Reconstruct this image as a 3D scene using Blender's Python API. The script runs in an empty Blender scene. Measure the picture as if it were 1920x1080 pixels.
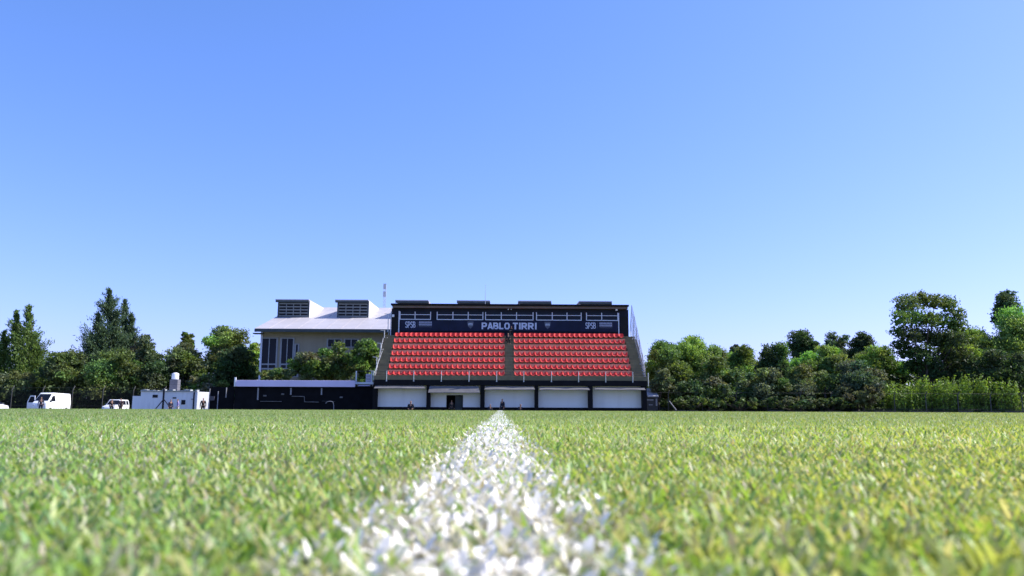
import bpy, bmesh, math, random
import numpy as np
from mathutils import Matrix, Vector

random.seed(7)
rng = np.random.default_rng(11)
scene = bpy.context.scene
col = scene.collection

# ---------------------------------------------------------------- camera
CAMZ = 0.065
FPX = 1470.0                       # focal length in pixels of a 1920 wide frame
cam_d = bpy.data.cameras.new('camera')
cam_d.sensor_width = 36.0
cam_d.lens = FPX / 1920 * 36.0
cam_d.clip_start = 0.01
cam_d.clip_end = 6000
cam_d.dof.use_dof = True
cam_d.dof.focus_distance = 8.0
cam_d.dof.aperture_fstop = 10.5
cam_d.dof.aperture_blades = 0
cam = bpy.data.objects.new('camera', cam_d)
col.objects.link(cam)
PITCH, YAW, ROLL = math.radians(8.72), math.radians(0.78), math.radians(0.24)
RM = (Matrix.Rotation(-YAW, 4, 'Z') @ Matrix.Rotation(math.pi/2 + PITCH, 4, 'X') @ Matrix.Rotation(ROLL, 4, 'Z'))
cam.matrix_world = Matrix.Translation((0, 0, CAMZ)) @ RM
scene.camera = cam

# ---------------------------------------------------------------- light
SUN_EL, SUN_AZ = math.radians(44), math.radians(9)      # azimuth counted from +X towards +Y
world = bpy.data.worlds.new('World')
scene.world = world
world.use_nodes = True
nt = world.node_tree
bg = nt.nodes['Background']
sky = nt.nodes.new('ShaderNodeTexSky')
sky.sky_type = 'NISHITA'
sky.sun_disc = False
sky.sun_elevation = SUN_EL
sky.sun_rotation = math.pi/2 - SUN_AZ
sky.altitude = 0
sky.air_density = 1.0
sky.dust_density = 0.7
sky.ozone_density = 2.0
tint = nt.nodes.new('ShaderNodeMix')
tint.data_type = 'RGBA'; tint.blend_type = 'MULTIPLY'; tint.inputs[0].default_value = 1
tint.inputs[7].default_value = (.50, .735, 1.0, 1)          # deep blue clear-air sky
sep = nt.nodes.new('ShaderNodeSeparateColor'); com = nt.nodes.new('ShaderNodeCombineColor')
pw = nt.nodes.new('ShaderNodeMath'); pw.operation = 'POWER'; pw.inputs[1].default_value = .8   # the camera's softer green response
nt.links.new(sky.outputs[0], sep.inputs[0]); nt.links.new(sep.outputs[1], pw.inputs[0])
nt.links.new(sep.outputs[0], com.inputs[0]); nt.links.new(pw.outputs[0], com.inputs[1]); nt.links.new(sep.outputs[2], com.inputs[2])
nt.links.new(com.outputs[0], tint.inputs[6]); nt.links.new(tint.outputs[2], bg.inputs[0])
bg.inputs[1].default_value = 0.15
sun_d = bpy.data.lights.new('sun', 'SUN')
sun_d.energy = 4.2
sun_d.angle = math.radians(0.5)
sun_d.color = (1.0, 0.955, 0.88)
sun = bpy.data.objects.new('sun', sun_d)
col.objects.link(sun)
sv = Vector((math.cos(SUN_EL)*math.cos(SUN_AZ), math.cos(SUN_EL)*math.sin(SUN_AZ), math.sin(SUN_EL)))
sun.rotation_euler = sv.to_track_quat('Z', 'Y').to_euler()
scene.view_settings.view_transform = 'Standard'
scene.view_settings.look = 'None'
scene.view_settings.exposure = 0.9
scene.view_settings.gamma = 1
scene.view_settings.use_curve_mapping = False
scene.cycles.use_denoising = True

# ---------------------------------------------------------------- helpers
def P(px, py, Y):
    """world point at depth Y seen at a position of the 1920x1080 photograph"""
    d = RM.to_3x3() @ Vector(((px-960)/FPX, (540-py)/FPX, -1))
    k = Y / d.y
    return Vector((d.x*k, Y, CAMZ + d.z*k))
def X(px, Y, py=740): return P(px, py, Y).x
def Z(py, Y, px=955): return P(px, py, Y).z

def lin(c):
    return tuple((v/12.92 if v <= .04045 else ((v+.055)/1.055)**2.4) for v in c)
def tag(o, label=None, cat=None, group=None, kind=None):
    if label: o['label'] = label
    if cat: o['category'] = cat
    if group: o['group'] = group
    if kind: o['kind'] = kind
    return o
def thing(name, label, cat, loc=(0, 0, 0), group=None, rz=0):
    o = bpy.data.objects.new(name, None)
    o.empty_display_size = .3
    col.objects.link(o)
    o.location = loc
    o.rotation_euler = (0, 0, rz)
    return tag(o, label, cat, group)
def origin(o):
    v = Vector((0, 0, 0))
    while o is not None:
        v += o.location
        o = o.parent
    return v

class MB:
    def __init__(s): s.v, s.f, s.m = [], [], []
    def add(s, vs, fs, m=0):
        n = len(s.v); s.v += [tuple(v) for v in vs]
        s.f += [tuple(i+n for i in f) for f in fs]; s.m += [m]*len(fs)
        return s
    def box(s, x0, x1, y0, y1, z0, z1, m=0):
        x0, x1 = sorted((x0, x1)); y0, y1 = sorted((y0, y1)); z0, z1 = sorted((z0, z1))
        vs = [(x0,y0,z0),(x1,y0,z0),(x1,y1,z0),(x0,y1,z0),(x0,y0,z1),(x1,y0,z1),(x1,y1,z1),(x0,y1,z1)]
        return s.add(vs, [(0,3,2,1),(4,5,6,7),(0,1,5,4),(1,2,6,5),(2,3,7,6),(3,0,4,7)], m)
    def tube(s, p, q, r0, r1=None, n=6, m=0):
        r1 = r0 if r1 is None else r1
        p, q = Vector(p), Vector(q); d = (q-p)
        if d.length < 1e-6: return s
        d.normalize()
        u = d.cross(Vector((0,0,1)) if abs(d.z) < .9 else Vector((1,0,0))).normalized(); w = d.cross(u)
        vs = []
        for c, r in ((p, r0), (q, r1)):
            for i in range(n):
                a = 2*math.pi*i/n
                vs.append(c + u*(r*math.cos(a)) + w*(r*math.sin(a)))
        fs = [(i, (i+1) % n, n+(i+1) % n, n+i) for i in range(n)] + [tuple(range(n))[::-1], tuple(range(n, 2*n))]
        return s.add(vs, fs, m)
    def prism_x(s, yz, x0, x1, m=0):
        n = len(yz)
        vs = [(x0, y, z) for y, z in yz] + [(x1, y, z) for y, z in yz]
        fs = [(i, (i+1) % n, n+(i+1) % n, n+i) for i in range(n)] + [tuple(range(n))[::-1], tuple(range(n, 2*n))]
        return s.add(vs, fs, m)
    def prism_y(s, xz, y0, y1, m=0):
        n = len(xz)
        vs = [(x, y0, z) for x, z in xz] + [(x, y1, z) for x, z in xz]
        fs = [(i, (i+1) % n, n+(i+1) % n, n+i) for i in range(n)] + [tuple(range(n))[::-1], tuple(range(n, 2*n))]
        return s.add(vs, fs, m)
    def mesh(s, name, mats, org=Vector((0, 0, 0)), smooth=False):
        me = bpy.data.meshes.new(name)
        me.from_pydata([tuple(Vector(v)-org) for v in s.v], [], s.f)
        for mt in (mats if isinstance(mats, (list, tuple)) else [mats]): me.materials.append(mt)
        me.polygons.foreach_set('material_index', s.m)
        bm = bmesh.new(); bm.from_mesh(me); bmesh.ops.recalc_face_normals(bm, faces=bm.faces); bm.to_mesh(me); bm.free()
        if smooth: me.polygons.foreach_set('use_smooth', [True]*len(me.polygons))
        me.update()
        return me
    def build(s, name, mats, parent=None, bevel=0, smooth=False):
        me = s.mesh(name, mats, origin(parent) if parent else Vector((0, 0, 0)), smooth)
        o = bpy.data.objects.new(name, me); col.objects.link(o); o.parent = parent
        if bevel:
            b = o.modifiers.new('bevel', 'BEVEL'); b.width = bevel; b.segments = 2; b.limit_method = 'ANGLE'
        return o

# ---------------------------------------------------------------- materials
def nodes(name):
    m = bpy.data.materials.new(name); m.use_nodes = True
    return m, m.node_tree.nodes, m.node_tree.links, m.node_tree.nodes['Principled BSDF']
def mat(name, c, rough=.7, var=.15, scale=3.0, metal=0, bump=0, spec=.4, streak=False, dirt=0):
    """painted / plain surface with uneven tone, optional rain streaks and dirt blotches"""
    m, N, L, b = nodes(name)
    tc = N.new('ShaderNodeTexCoord'); mp = N.new('ShaderNodeMapping')
    L.new(tc.outputs['Object'], mp.inputs[0])
    if streak: mp.inputs['Scale'].default_value = (1, 1, .12)
    no = N.new('ShaderNodeTexNoise'); no.inputs['Scale'].default_value = scale; no.inputs['Detail'].default_value = 6
    L.new(mp.outputs[0], no.inputs[0])
    r = N.new('ShaderNodeMapRange'); r.inputs[1].default_value = .3; r.inputs[2].default_value = .7
    r.inputs[3].default_value = 1-var; r.inputs[4].default_value = 1+var
    L.new(no.outputs[0], r.inputs[0])
    mx = N.new('ShaderNodeMix'); mx.data_type = 'RGBA'; mx.blend_type = 'MULTIPLY'; mx.inputs[0].default_value = 1
    mx.inputs[6].default_value = (*c, 1); L.new(r.outputs[0], mx.inputs[7])
    out = mx.outputs[2]
    if dirt:
        n2 = N.new('ShaderNodeTexNoise'); n2.inputs['Scale'].default_value = scale*2.3; n2.inputs['Detail'].default_value = 8
        L.new(mp.outputs[0], n2.inputs[0])
        r2 = N.new('ShaderNodeMapRange'); r2.inputs[1].default_value = .52; r2.inputs[2].default_value = .72; r2.inputs[4].default_value = dirt
        L.new(n2.outputs[0], r2.inputs[0])
        m2 = N.new('ShaderNodeMix'); m2.data_type = 'RGBA'; L.new(r2.outputs[0], m2.inputs[0]); L.new(out, m2.inputs[6])
        m2.inputs[7].default_value = (.12, .10, .08, 1); out = m2.outputs[2]
    L.new(out, b.inputs['Base Color'])
    b.inputs['Roughness'].default_value = rough; b.inputs['Metallic'].default_value = metal
    b.inputs['Specular IOR Level'].default_value = spec
    if bump:
        bp = N.new('ShaderNodeBump'); bp.inputs['Strength'].default_value = bump; bp.inputs['Distance'].default_value = .02
        L.new(no.outputs[0], bp.inputs['Height']); L.new(bp.outputs[0], b.inputs['Normal'])
    return m
def leafmat(name, trans=.3, rough=.55, spec=.35, attr='Col'):
    m, N, L, b = nodes(name)
    a = N.new('ShaderNodeAttribute'); a.attribute_name = attr
    L.new(a.outputs['Color'], b.inputs['Base Color'])
    b.inputs['Roughness'].default_value = rough; b.inputs['Specular IOR Level'].default_value = spec
    t = N.new('ShaderNodeBsdfTranslucent')
    hs = N.new('ShaderNodeMix'); hs.data_type = 'RGBA'; hs.blend_type = 'MULTIPLY'; hs.inputs[0].default_value = 1
    L.new(a.outputs['Color'], hs.inputs[6]); hs.inputs[7].default_value = (1.3, 1.25, .7, 1); L.new(hs.outputs[2], t.inputs[0])
    mx = N.new('ShaderNodeMixShader'); mx.inputs[0].default_value = trans
    ml = N.new('ShaderNodeMath'); ml.operation = 'MULTIPLY'; ml.inputs[1].default_value = trans
    L.new(a.outputs['Alpha'], ml.inputs[0]); L.new(ml.outputs[0], mx.inputs[0])
    L.new(b.outputs[0], mx.inputs[1]); L.new(t.outputs[0], mx.inputs[2])
    L.new(mx.outputs[0], N['Material Output'].inputs[0])
    return m

M_black = mat('black_paint', (.007, .007, .009), .7, .3, 1.5, streak=True, spec=.15)
M_navy = mat('navy_paint', (.011, .013, .024), .7, .35, .8, streak=True, spec=.2)
M_navyban = mat('navy_banner_vinyl', (.011, .014, .040), .6, .3, .7, spec=.2)
M_white = mat('white_paint', (.74, .75, .77), .6, .06, 2, dirt=.12, streak=True)
M_bay = mat('white_bay_wall_paint', (.84, .84, .82), .7, .06, .5, dirt=.10, streak=True)
M_frame = mat('white_window_frame', (.62, .64, .74), .5, .08, 4)
M_rail = mat('galvanised_rail', (.50, .52, .53), .5, .15, 6, metal=.2)
M_darkrail = mat('dark_rail', (.05, .05, .05), .6, .1, 5)
M_deck = mat('olive_concrete', (.17, .145, .085), .9, .22, 1.2, bump=.3, dirt=.35)
M_riser_bounce = mat('riser_red_bounce_tint', (.74, .33, .21), .9, .2, 1.5, bump=.3, dirt=.3)  # red light bounced between the seat rows, put into the base colour
M_soffit = mat('taupe_fascia', (.16, .13, .125), .8, .15, 1.5)
M_awn = mat('awning_canvas', (.13, .127, .13), .8, .1, 2, dirt=.2)
M_glass = mat('dark_window_glass', (.010, .013, .022), .15, .2, .6, spec=.12)
M_dark = mat('dark_interior', (.01, .01, .011), .9, .2, 1)
M_roof = mat('white_sheet_roof', (.42, .395, .40), .55, .06, .6, dirt=.08, streak=False)
M_wall = mat('beige_grey_render', (.30, .26, .19), .9, .12, .7, bump=.2, dirt=.2, streak=True)
M_greyc = mat('grey_concrete', (.30, .30, .32), .9, .15, 2, bump=.3, dirt=.25)
M_slate = mat('dark_green_metal', (.045, .06, .065), .6, .2, 2)
M_bars = mat('grey_louvre_bar', (.20, .22, .22), .6, .12, 3)
M_lilac = mat('pale_lilac_fascia', (.66, .58, .78), .6, .07, .4, dirt=.08)
M_screen = mat('dark_shade_cloth', (.008, .008, .010), .9, .3, 1.2, spec=.1)
M_bark = mat('bark', (.075, .06, .045), .95, .35, 3, bump=.6)
M_carw = mat('white_car_paint', (.78, .79, .80), .25, .03, 1, spec=.5)
M_tyre = mat('tyre_rubber', (.02, .02, .02), .85, .15, 8)
M_rim = mat('alloy_rim', (.45, .45, .46), .35, .1, 8, metal=.8)
M_lamp = mat('headlight_lens', (.55, .57, .60), .15, .1, 8)
M_banwhite = mat('banner_print_white', (.56, .58, .72), .6, .08, 6)
M_bangrey = mat('banner_print_grey', (.30, .31, .42), .6, .1, 6)
M_bandim = mat('banner_print_dim', (.07, .075, .12), .6, .1, 6)

def seat_material():
    m, N, L, b = nodes('red_seat_plastic')
    oi = N.new('ShaderNodeObjectInfo')
    cr = N.new('ShaderNodeValToRGB')
    cr.color_ramp.elements[0].color = (.60, .040, .034, 1); cr.color_ramp.elements[1].color = (.74, .068, .052, 1)
    L.new(oi.outputs['Random'], cr.inputs[0]); L.new(cr.outputs[0], b.inputs['Base Color'])
    b.inputs['Roughness'].default_value = .6; b.inputs['Specular IOR Level'].default_value = .3
    return m
M_seat = seat_material()

def ground_material(name, c0, c1, c2):
    m, N, L, b = nodes(name)
    tc = N.new('ShaderNodeTexCoord')
    n1 = N.new('ShaderNodeTexNoise'); n1.inputs['Scale'].default_value = .35; n1.inputs['Detail'].default_value = 12; n1.inputs['Roughness'].default_value = .75
    n2 = N.new('ShaderNodeTexNoise'); n2.inputs['Scale'].default_value = 60; n2.inputs['Detail'].default_value = 4
    for n in (n1, n2): L.new(tc.outputs['Object'], n.inputs[0])
    a = N.new('ShaderNodeMix'); a.data_type = 'RGBA'; a.inputs[6].default_value = (*c0, 1); a.inputs[7].default_value = (*c1, 1)
    r = N.new('ShaderNodeMapRange'); r.inputs[1].default_value = .35; r.inputs[2].default_value = .65
    L.new(n1.outputs[0], r.inputs[0]); L.new(r.outputs[0], a.inputs[0])
    c = N.new('ShaderNodeMix'); c.data_type = 'RGBA'; c.inputs[7].default_value = (*c2, 1); L.new(a.outputs[2], c.inputs[6])
    r2 = N.new('ShaderNodeMapRange'); r2.inputs[1].default_value = .5; r2.inputs[2].default_value = .7
    L.new(n2.outputs[0], r2.inputs[0]); L.new(r2.outputs[0], c.inputs[0])
    L.new(c.outputs[2], b.inputs['Base Color']); b.inputs['Roughness'].default_value = .9
    b.inputs['Specular IOR Level'].default_value = .2
    bp = N.new('ShaderNodeBump'); bp.inputs['Strength'].default_value = .6; bp.inputs['Distance'].default_value = .01
    L.new(n2.outputs[0], bp.inputs['Height']); L.new(bp.outputs[0], b.inputs['Normal'])
    return m
M_pitch = ground_material('pitch_turf', (.13, .20, .05), (.20, .26, .075), (.27, .28, .13))
M_ground = ground_material('rough_ground', (.07, .09, .035), (.09, .09, .045), (.11, .10, .06))
M_soil = ground_material('turf_soil_and_thatch', (.21, .27, .08), (.26, .31, .10), (.34, .32, .15))

# ---------------------------------------------------------------- ground
def smooth(a, b, t):
    t = np.clip((t-a)/(b-a), 0, 1); return t*t*(3-2*t)
def gz(y):
    """height of the turf: level at the touchline, then the pitch falls away towards the stand"""
    y = np.asarray(y, float)
    return .006*smooth(3, 12, y) - .76*smooth(17, 66, y)
def sheet(name, xs, ys, dz, m):
    vs = [(x, y, float(gz(y))+dz) for y in ys for x in xs]
    nx = len(xs)
    fs = [(j*nx+i, j*nx+i+1, (j+1)*nx+i+1, (j+1)*nx+i) for j in range(len(ys)-1) for i in range(nx-1)]
    return tag(MB().add(vs, fs).build(name, m, smooth=True), kind='structure')
ys_near = [-8, -2, 0, .5, 1, 2, 3, 4, 5, 6, 7, 8, 9, 10, 11, 12, 16, 20, 26, 30] + [30+1.5*i for i in range(1, 25)]
sheet('ground', [-2500, -200, -80, -40, 0, 40, 80, 200, 2500], [-300, -40]+ys_near+[70, 80, 100, 160, 400, 2500], -.012, M_ground)
sheet('pitch', [-60, -30, -10, -3, 3, 10, 30, 60], [y for y in ys_near if y <= 66], 0, M_pitch)
sheet('turf_soil', [-4.5, -2, 0, 2, 4.5], [-.5, 0, .5, 1, 2, 3], .003, M_soil)

LX = -.011                                   # centre of the painted line
def line_material():
    m, N, L, b = nodes('white_line_marking_paint')
    tc = N.new('ShaderNodeTexCoord')
    n = N.new('ShaderNodeTexNoise'); n.inputs['Scale'].default_value = 90; n.inputs['Detail'].default_value = 4
    L.new(tc.outputs['Object'], n.inputs[0])
    r = N.new('ShaderNodeValToRGB')
    e = r.color_ramp.elements; e[0].position = .40; e[0].color = (.22, .27, .11, 1); e[1].position = .52; e[1].color = (.72, .72, .72, 1)
    L.new(n.outputs[0], r.inputs[0]); L.new(r.outputs[0], b.inputs['Base Color']); b.inputs['Roughness'].default_value = .85
    return m
mb = MB(); n = 0
ysl = list(np.arange(-.3, 6, .02)) + list(np.arange(6, 66, .5))
for i, y in enumerate(ysl):
    w = .055 + .005*math.sin(y*61)+.004*math.sin(y*143+1)
    mb.v += [(LX-w, y, float(gz(y))+.007), (LX+w, y, float(gz(y))+.007)]
    if i: mb.f.append((2*i-2, 2*i-1, 2*i+1, 2*i)); mb.m.append(0)
tag(mb.build('halfway_line', line_material()), kind='structure')

# ---------------------------------------------------------------- grass blades
def sample_y(n, y0, y1, p, extra):
    """depths with area density ~ y**-p inside a wedge of half width .72*y + extra"""
    g = np.geomspace(y0, y1, 4000); w = (.72*g+extra)*g**(-p)
    c = np.concatenate([[0], np.cumsum((w[1:]+w[:-1])/2*np.diff(g))]); c /= c[-1]
    y = np.interp(rng.random(n), c, g)
    x = (rng.random(n)*2-1)*(.72*y+extra)
    return x, y
def lowf(x, y, s, k):
    return (np.sin(x*s+1.3*k)*np.cos(y*s*.8+k*2.1) + .6*np.sin(x*s*2.3+y*s*1.7+k) + .4*np.sin(y*s*3.1-x*s*2.9+k*3))/2
def build_blades(name, x, y, label):
    N = len(x)
    lod = np.maximum(1, (y/.9))**.36
    h = rng.uniform(.0065, .015, N)*(1+.18*lowf(x, y, 9, 1))
    clump = lowf(x, y, 75, 2)
    h *= 1+.34*clump
    wd = rng.uniform(.0008, .0019, N)*lod
    az = rng.random(N)*2*np.pi
    face = az + np.pi/2 + rng.normal(0, .6, N)
    lean = rng.uniform(.45, 1.57, N)
    line_half = .060 + .007*np.sin(y*47)+.006*np.sin(y*131+x*60)+rng.normal(0, .005, N)
    inline = np.abs(x-LX) < line_half
    fringe = (~inline) & (np.abs(x-LX) < line_half+.016)
    painted = (inline & (rng.random(N) < (.84-.36*smooth(1.2, 4, y)-.20*smooth(.030, .056, np.abs(x-LX)))*(1+.22*lowf(x, y, 55, 6)))) | (fringe & (rng.random(N) < .14))
    painted |= (rng.random(N) < .0015)
    wd = np.where(painted & (y < 3), wd*1.55, wd)
    lean = np.where(painted, np.clip(lean*1.3, 0, 1.5), lean)
    z0 = gz(y)+.002
    # three levels along the bending blade
    lv = np.array([0, .38, .74, 1.0]); wf = np.array([.8, 1.0, .85, .30])
    V = np.zeros((N, 8, 3), np.float32)
    cx = np.zeros(N); cz = np.zeros(N)
    prev = 0
    for k in range(4):
        if k:
            ang = lean*(.45+.75*lv[k]); dl = (lv[k]-prev)*h*1.15
            cx = cx+np.sin(ang)*dl; cz = cz+np.cos(ang)*dl
        prev = lv[k]
        bx = x+cx*np.cos(az); by = y+cx*np.sin(az); bz = z0+cz
        wx = np.cos(face)*wd*wf[k]; wy = np.sin(face)*wd*wf[k]
        V[:, 2*k] = np.stack([bx-wx, by-wy, bz], 1); V[:, 2*k+1] = np.stack([bx+wx, by+wy, bz+.0004], 1)
    base = np.arange(N)[:, None, None]*8
    quads = np.array([[0, 1, 3, 2], [2, 3, 5, 4], [4, 5, 7, 6]])[None]
    near = y < .45; far = y > 2.6; mid = ~near & ~far
    q2 = np.array([[0, 1, 5, 4], [4, 5, 7, 6]])[None]; q1 = np.array([[0, 1, 7, 6]])[None]
    F = np.concatenate([(base[near]+quads).reshape(-1), (base[mid]+q2).reshape(-1), (base[far]+q1).reshape(-1)])
    me = bpy.data.meshes.new(name)
    me.vertices.add(N*8); me.vertices.foreach_set('co', V.reshape(-1))
    me.loops.add(len(F)); me.loops.foreach_set('vertex_index', F.astype(np.int32))
    nf = len(F)//4
    me.polygons.add(nf); me.polygons.foreach_set('loop_start', (np.arange(nf)*4).astype(np.int32))
    # colours: fresh green, bluish green, yellow green, straw
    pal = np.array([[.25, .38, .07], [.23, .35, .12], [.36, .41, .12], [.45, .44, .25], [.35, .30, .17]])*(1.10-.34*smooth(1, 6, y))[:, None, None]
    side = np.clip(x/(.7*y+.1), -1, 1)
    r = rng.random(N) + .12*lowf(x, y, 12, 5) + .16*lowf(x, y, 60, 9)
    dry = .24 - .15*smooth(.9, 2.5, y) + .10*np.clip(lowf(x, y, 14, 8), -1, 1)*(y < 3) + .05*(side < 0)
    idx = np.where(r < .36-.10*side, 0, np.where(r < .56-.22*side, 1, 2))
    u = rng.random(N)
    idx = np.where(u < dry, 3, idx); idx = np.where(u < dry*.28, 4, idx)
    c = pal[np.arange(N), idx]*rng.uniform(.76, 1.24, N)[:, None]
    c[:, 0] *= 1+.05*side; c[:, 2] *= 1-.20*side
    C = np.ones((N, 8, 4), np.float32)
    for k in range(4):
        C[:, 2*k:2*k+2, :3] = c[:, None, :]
    tone = rng.uniform(.66, .88, N)[:, None]*np.array([1, .95, .85])
    dirty = rng.random(N) < .18
    tone[dirty] *= np.array([.72, .70, .60])
    start = rng.choice([0, 1, 2], N, p=[.62, .26, .12])
    for k in range(4):
        on = painted & (start <= k)
        C[on, 2*k, :3] = tone[on]; C[on, 2*k+1, :3] = tone[on]
    C[painted, :, 3] = .25                          # dry paint lets less light through
    at = me.color_attributes.new('Col', 'FLOAT_COLOR', 'POINT')
    at.data.foreach_set('color', C.reshape(-1))
    me.materials.append(M_blade)
    me.update(calc_edges=True); me.validate()
    o = bpy.data.objects.new(name, me); col.objects.link(o)
    return tag(o, label, 'grass', kind='stuff')
M_blade = leafmat('grass_blade', .42, .45, .32)
xa, ya = sample_y(215000, .10, 1.2, .6, .40)
xb, yb = sample_y(270000, 1.2, 32, 1.4, .9)
xl = LX + rng.uniform(-.072, .072, 16000); yl = np.exp(rng.uniform(math.log(.12), math.log(14), 16000))
build_blades('grass', np.concatenate([xa, xb, xl]), np.concatenate([ya, yb, yl]),
             'short mown grass blades of the pitch with white painted blades along the line')

# ---------------------------------------------------------------- grandstand
YF = 78.0                                     # front face of the beam under the terrace
xL, xR = X(700, YF), X(1214, YF)
zG = -.76
GS = thing('grandstand', 'small grandstand of red seats over white bays, dark press box along its top', 'grandstand', ((xL+xR)/2, YF, zG))
zb1, zb0 = Z(713, YF), Z(723, YF)             # beam
rows_y = [702, 689.5, 677, 665, 653, 641, 630]
RUN = .80
seat_z = [Z(py, YF+.9+k*RUN) for k, py in enumerate(rows_y)]
dk = [z-.30 for z in seat_z]                  # tread heights
YT = YF+.45+7*RUN                             # back of the last row
YPB = YT+1.6                                  # press box front
MB().box(xL, xR, YF, YF+.35, zb0, zb1).build('front_beam', M_black, GS, bevel=.02)
MB().box(xL+.1, xR-.1, YF+.35, YPB+4.5, zb0+.02, zb0+.3).build('floor_slab', M_black, GS)
MB().box(xL+.02, xR-.02, YF+.02, YF+.22, zb1+.002, dk[0]+.12).build('parapet', M_deck, GS, bevel=.01)
# treads and risers: one step each
for k in range(7):
    y0 = YF+.45+k*RUN - (.2 if k == 0 else 0)
    m_ = MB(); m_.box(xL+.05, xR-.05, y0, YF+.45+(k+1)*RUN, dk[k]-.16, dk[k])
    m_.build('terrace_step', M_deck, GS, bevel=.008)
    if k < 6:
        MB().box(xL+.07, xR-.07, YF+.45+(k+1)*RUN-.10, YF+.45+(k+1)*RUN-.002, dk[k]+.002, dk[k+1]-.162).build('riser', M_deck, GS)
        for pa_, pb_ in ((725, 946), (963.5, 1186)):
            MB().box(X(pa_, YF+.9), X(pb_, YF+.9), YF+.45+(k+1)*RUN-.14, YF+.45+(k+1)*RUN-.105, dk[k]+.003, dk[k+1]-.004).build('riser_bounce_board', M_riser_bounce, GS)  # boards over the olive risers, coloured as if lit by seat bounce
MB().box(xL+.05, xR-.05, YT+.002, YPB, dk[6]-.16, dk[6]+.35).build('top_walkway', M_deck, GS, bevel=.01)
# blocks of seats
blk = [(X(726, YF+.9), X(945, YF+.9)), (X(964.5, YF+.9), X(1185, YF+.9))]
aisles = [(xL+.15, blk[0][0]-.12), (blk[0][1]+.10, blk[1][0]-.10), (blk[1][1]+.12, xR-.15)]
for a, b in aisles:
    for k in range(6):
        y1 = YF+.45+(k+1)*RUN
        MB().box(a, b, y1-.40, y1-.102, dk[k]+.002, (dk[k]+dk[k+1])/2).build('aisle_step', M_deck, GS, bevel=.008)
# the seat
def seat_mesh():
    m_ = MB()
    W = .262
    # profile (y, z) of the shell from the front lip to the top of the back; y grows to the rear
    pr = [(-.235, -.09), (-.20, -.01), (.0, -.03), (.10, -.01), (.155, .06), (.20, .19), (.25, .32), (.265, .37)]
    cols = [(-1, .10), (-.70, .03), (0, -.03), (.70, .03), (1, .10)]
    vs = []
    for i, (y, z) in enumerate(pr):
        back = i >= 4
        for u, lift in cols:
            s = 1.0 if i not in (0, 7) else .86
            if back: vs.append((u*W*s, y-lift*1.3, z - (.03*abs(u)**3 if i == 7 else 0)))
            else: vs.append((u*W*s, y, z+lift*.8))
    nc = 5
    fs = [(i*nc+j, i*nc+j+1, (i+1)*nc+j+1, (i+1)*nc+j) for i in range(len(pr)-1) for j in range(nc-1)]
    m_.add(vs, fs)
    m_.box(-.16, .16, -.02, .03, -.06, -.03, 1); m_.box(-.02, .02, -.02, .26, -.30, -.061, 1)
    me = m_.mesh('seat', [M_seat, M_darkrail])
    me.polygons.foreach_set('use_smooth', [True]*28+[False]*(len(me.polygons)-28))
    return me
sm = seat_mesh()
sol_n = 0
go = origin(GS)
for b, (x0, x1) in enumerate(blk):
    for k in range(7):
        p = (x1-x0)/22
        for i in range(22):
            if k == 6 and i in (0, 1) and b == 0: pass
            o = bpy.data.objects.new('seat', sm); col.objects.link(o); o.parent = GS
            o.location = Vector((x0+p*(i+.5), YF+.95+k*RUN-.05, seat_z[k]-.02)) - go
            o.rotation_euler = (random.gauss(0, .012), 0, random.gauss(0, .02))
# front railing: posts and thin bars
rp = [724, 775, 827, 879, 931, 982, 1034, 1085, 1136, 1187]
fr = MB().tube((xL+.1, YF+.12, Z(697, YF)), (xR-.1, YF+.12, Z(697, YF)), .022).tube((xL+.1, YF+.12, Z(702.5, YF)), (xR-.1, YF+.12, Z(702.5, YF)), .014).build('front_rail', M_darkrail, GS)
for px in rp:
    x = X(px, YF); z0 = dk[0]+.125
    MB().tube((x, YF-.03, zb1-.08), (x, YF-.03, Z(696, YF)), .036, n=8).box(x-.06, x+.06, YF-.02, YF-.002, zb1-.16, zb1-.04).build('rail_post', M_rail, fr)
for i in range(9):
    x = X((rp[i]+rp[i+1])/2, YF)
    MB().tube((x, YF+.10, zb1+.05), (x, YF+.10, Z(697.5, YF)), .018, n=6).build('rail_baluster', M_darkrail, fr)
# small gate at the foot of the middle aisle
g_ = MB()
for px in (948, 952, 956, 960, 963): g_.tube((X(px, YF), YF+.17, dk[0]+.13), (X(px, YF), YF+.17, Z(695, YF)), .012)
g_.build('aisle_gate', M_darkrail, GS)
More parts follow.
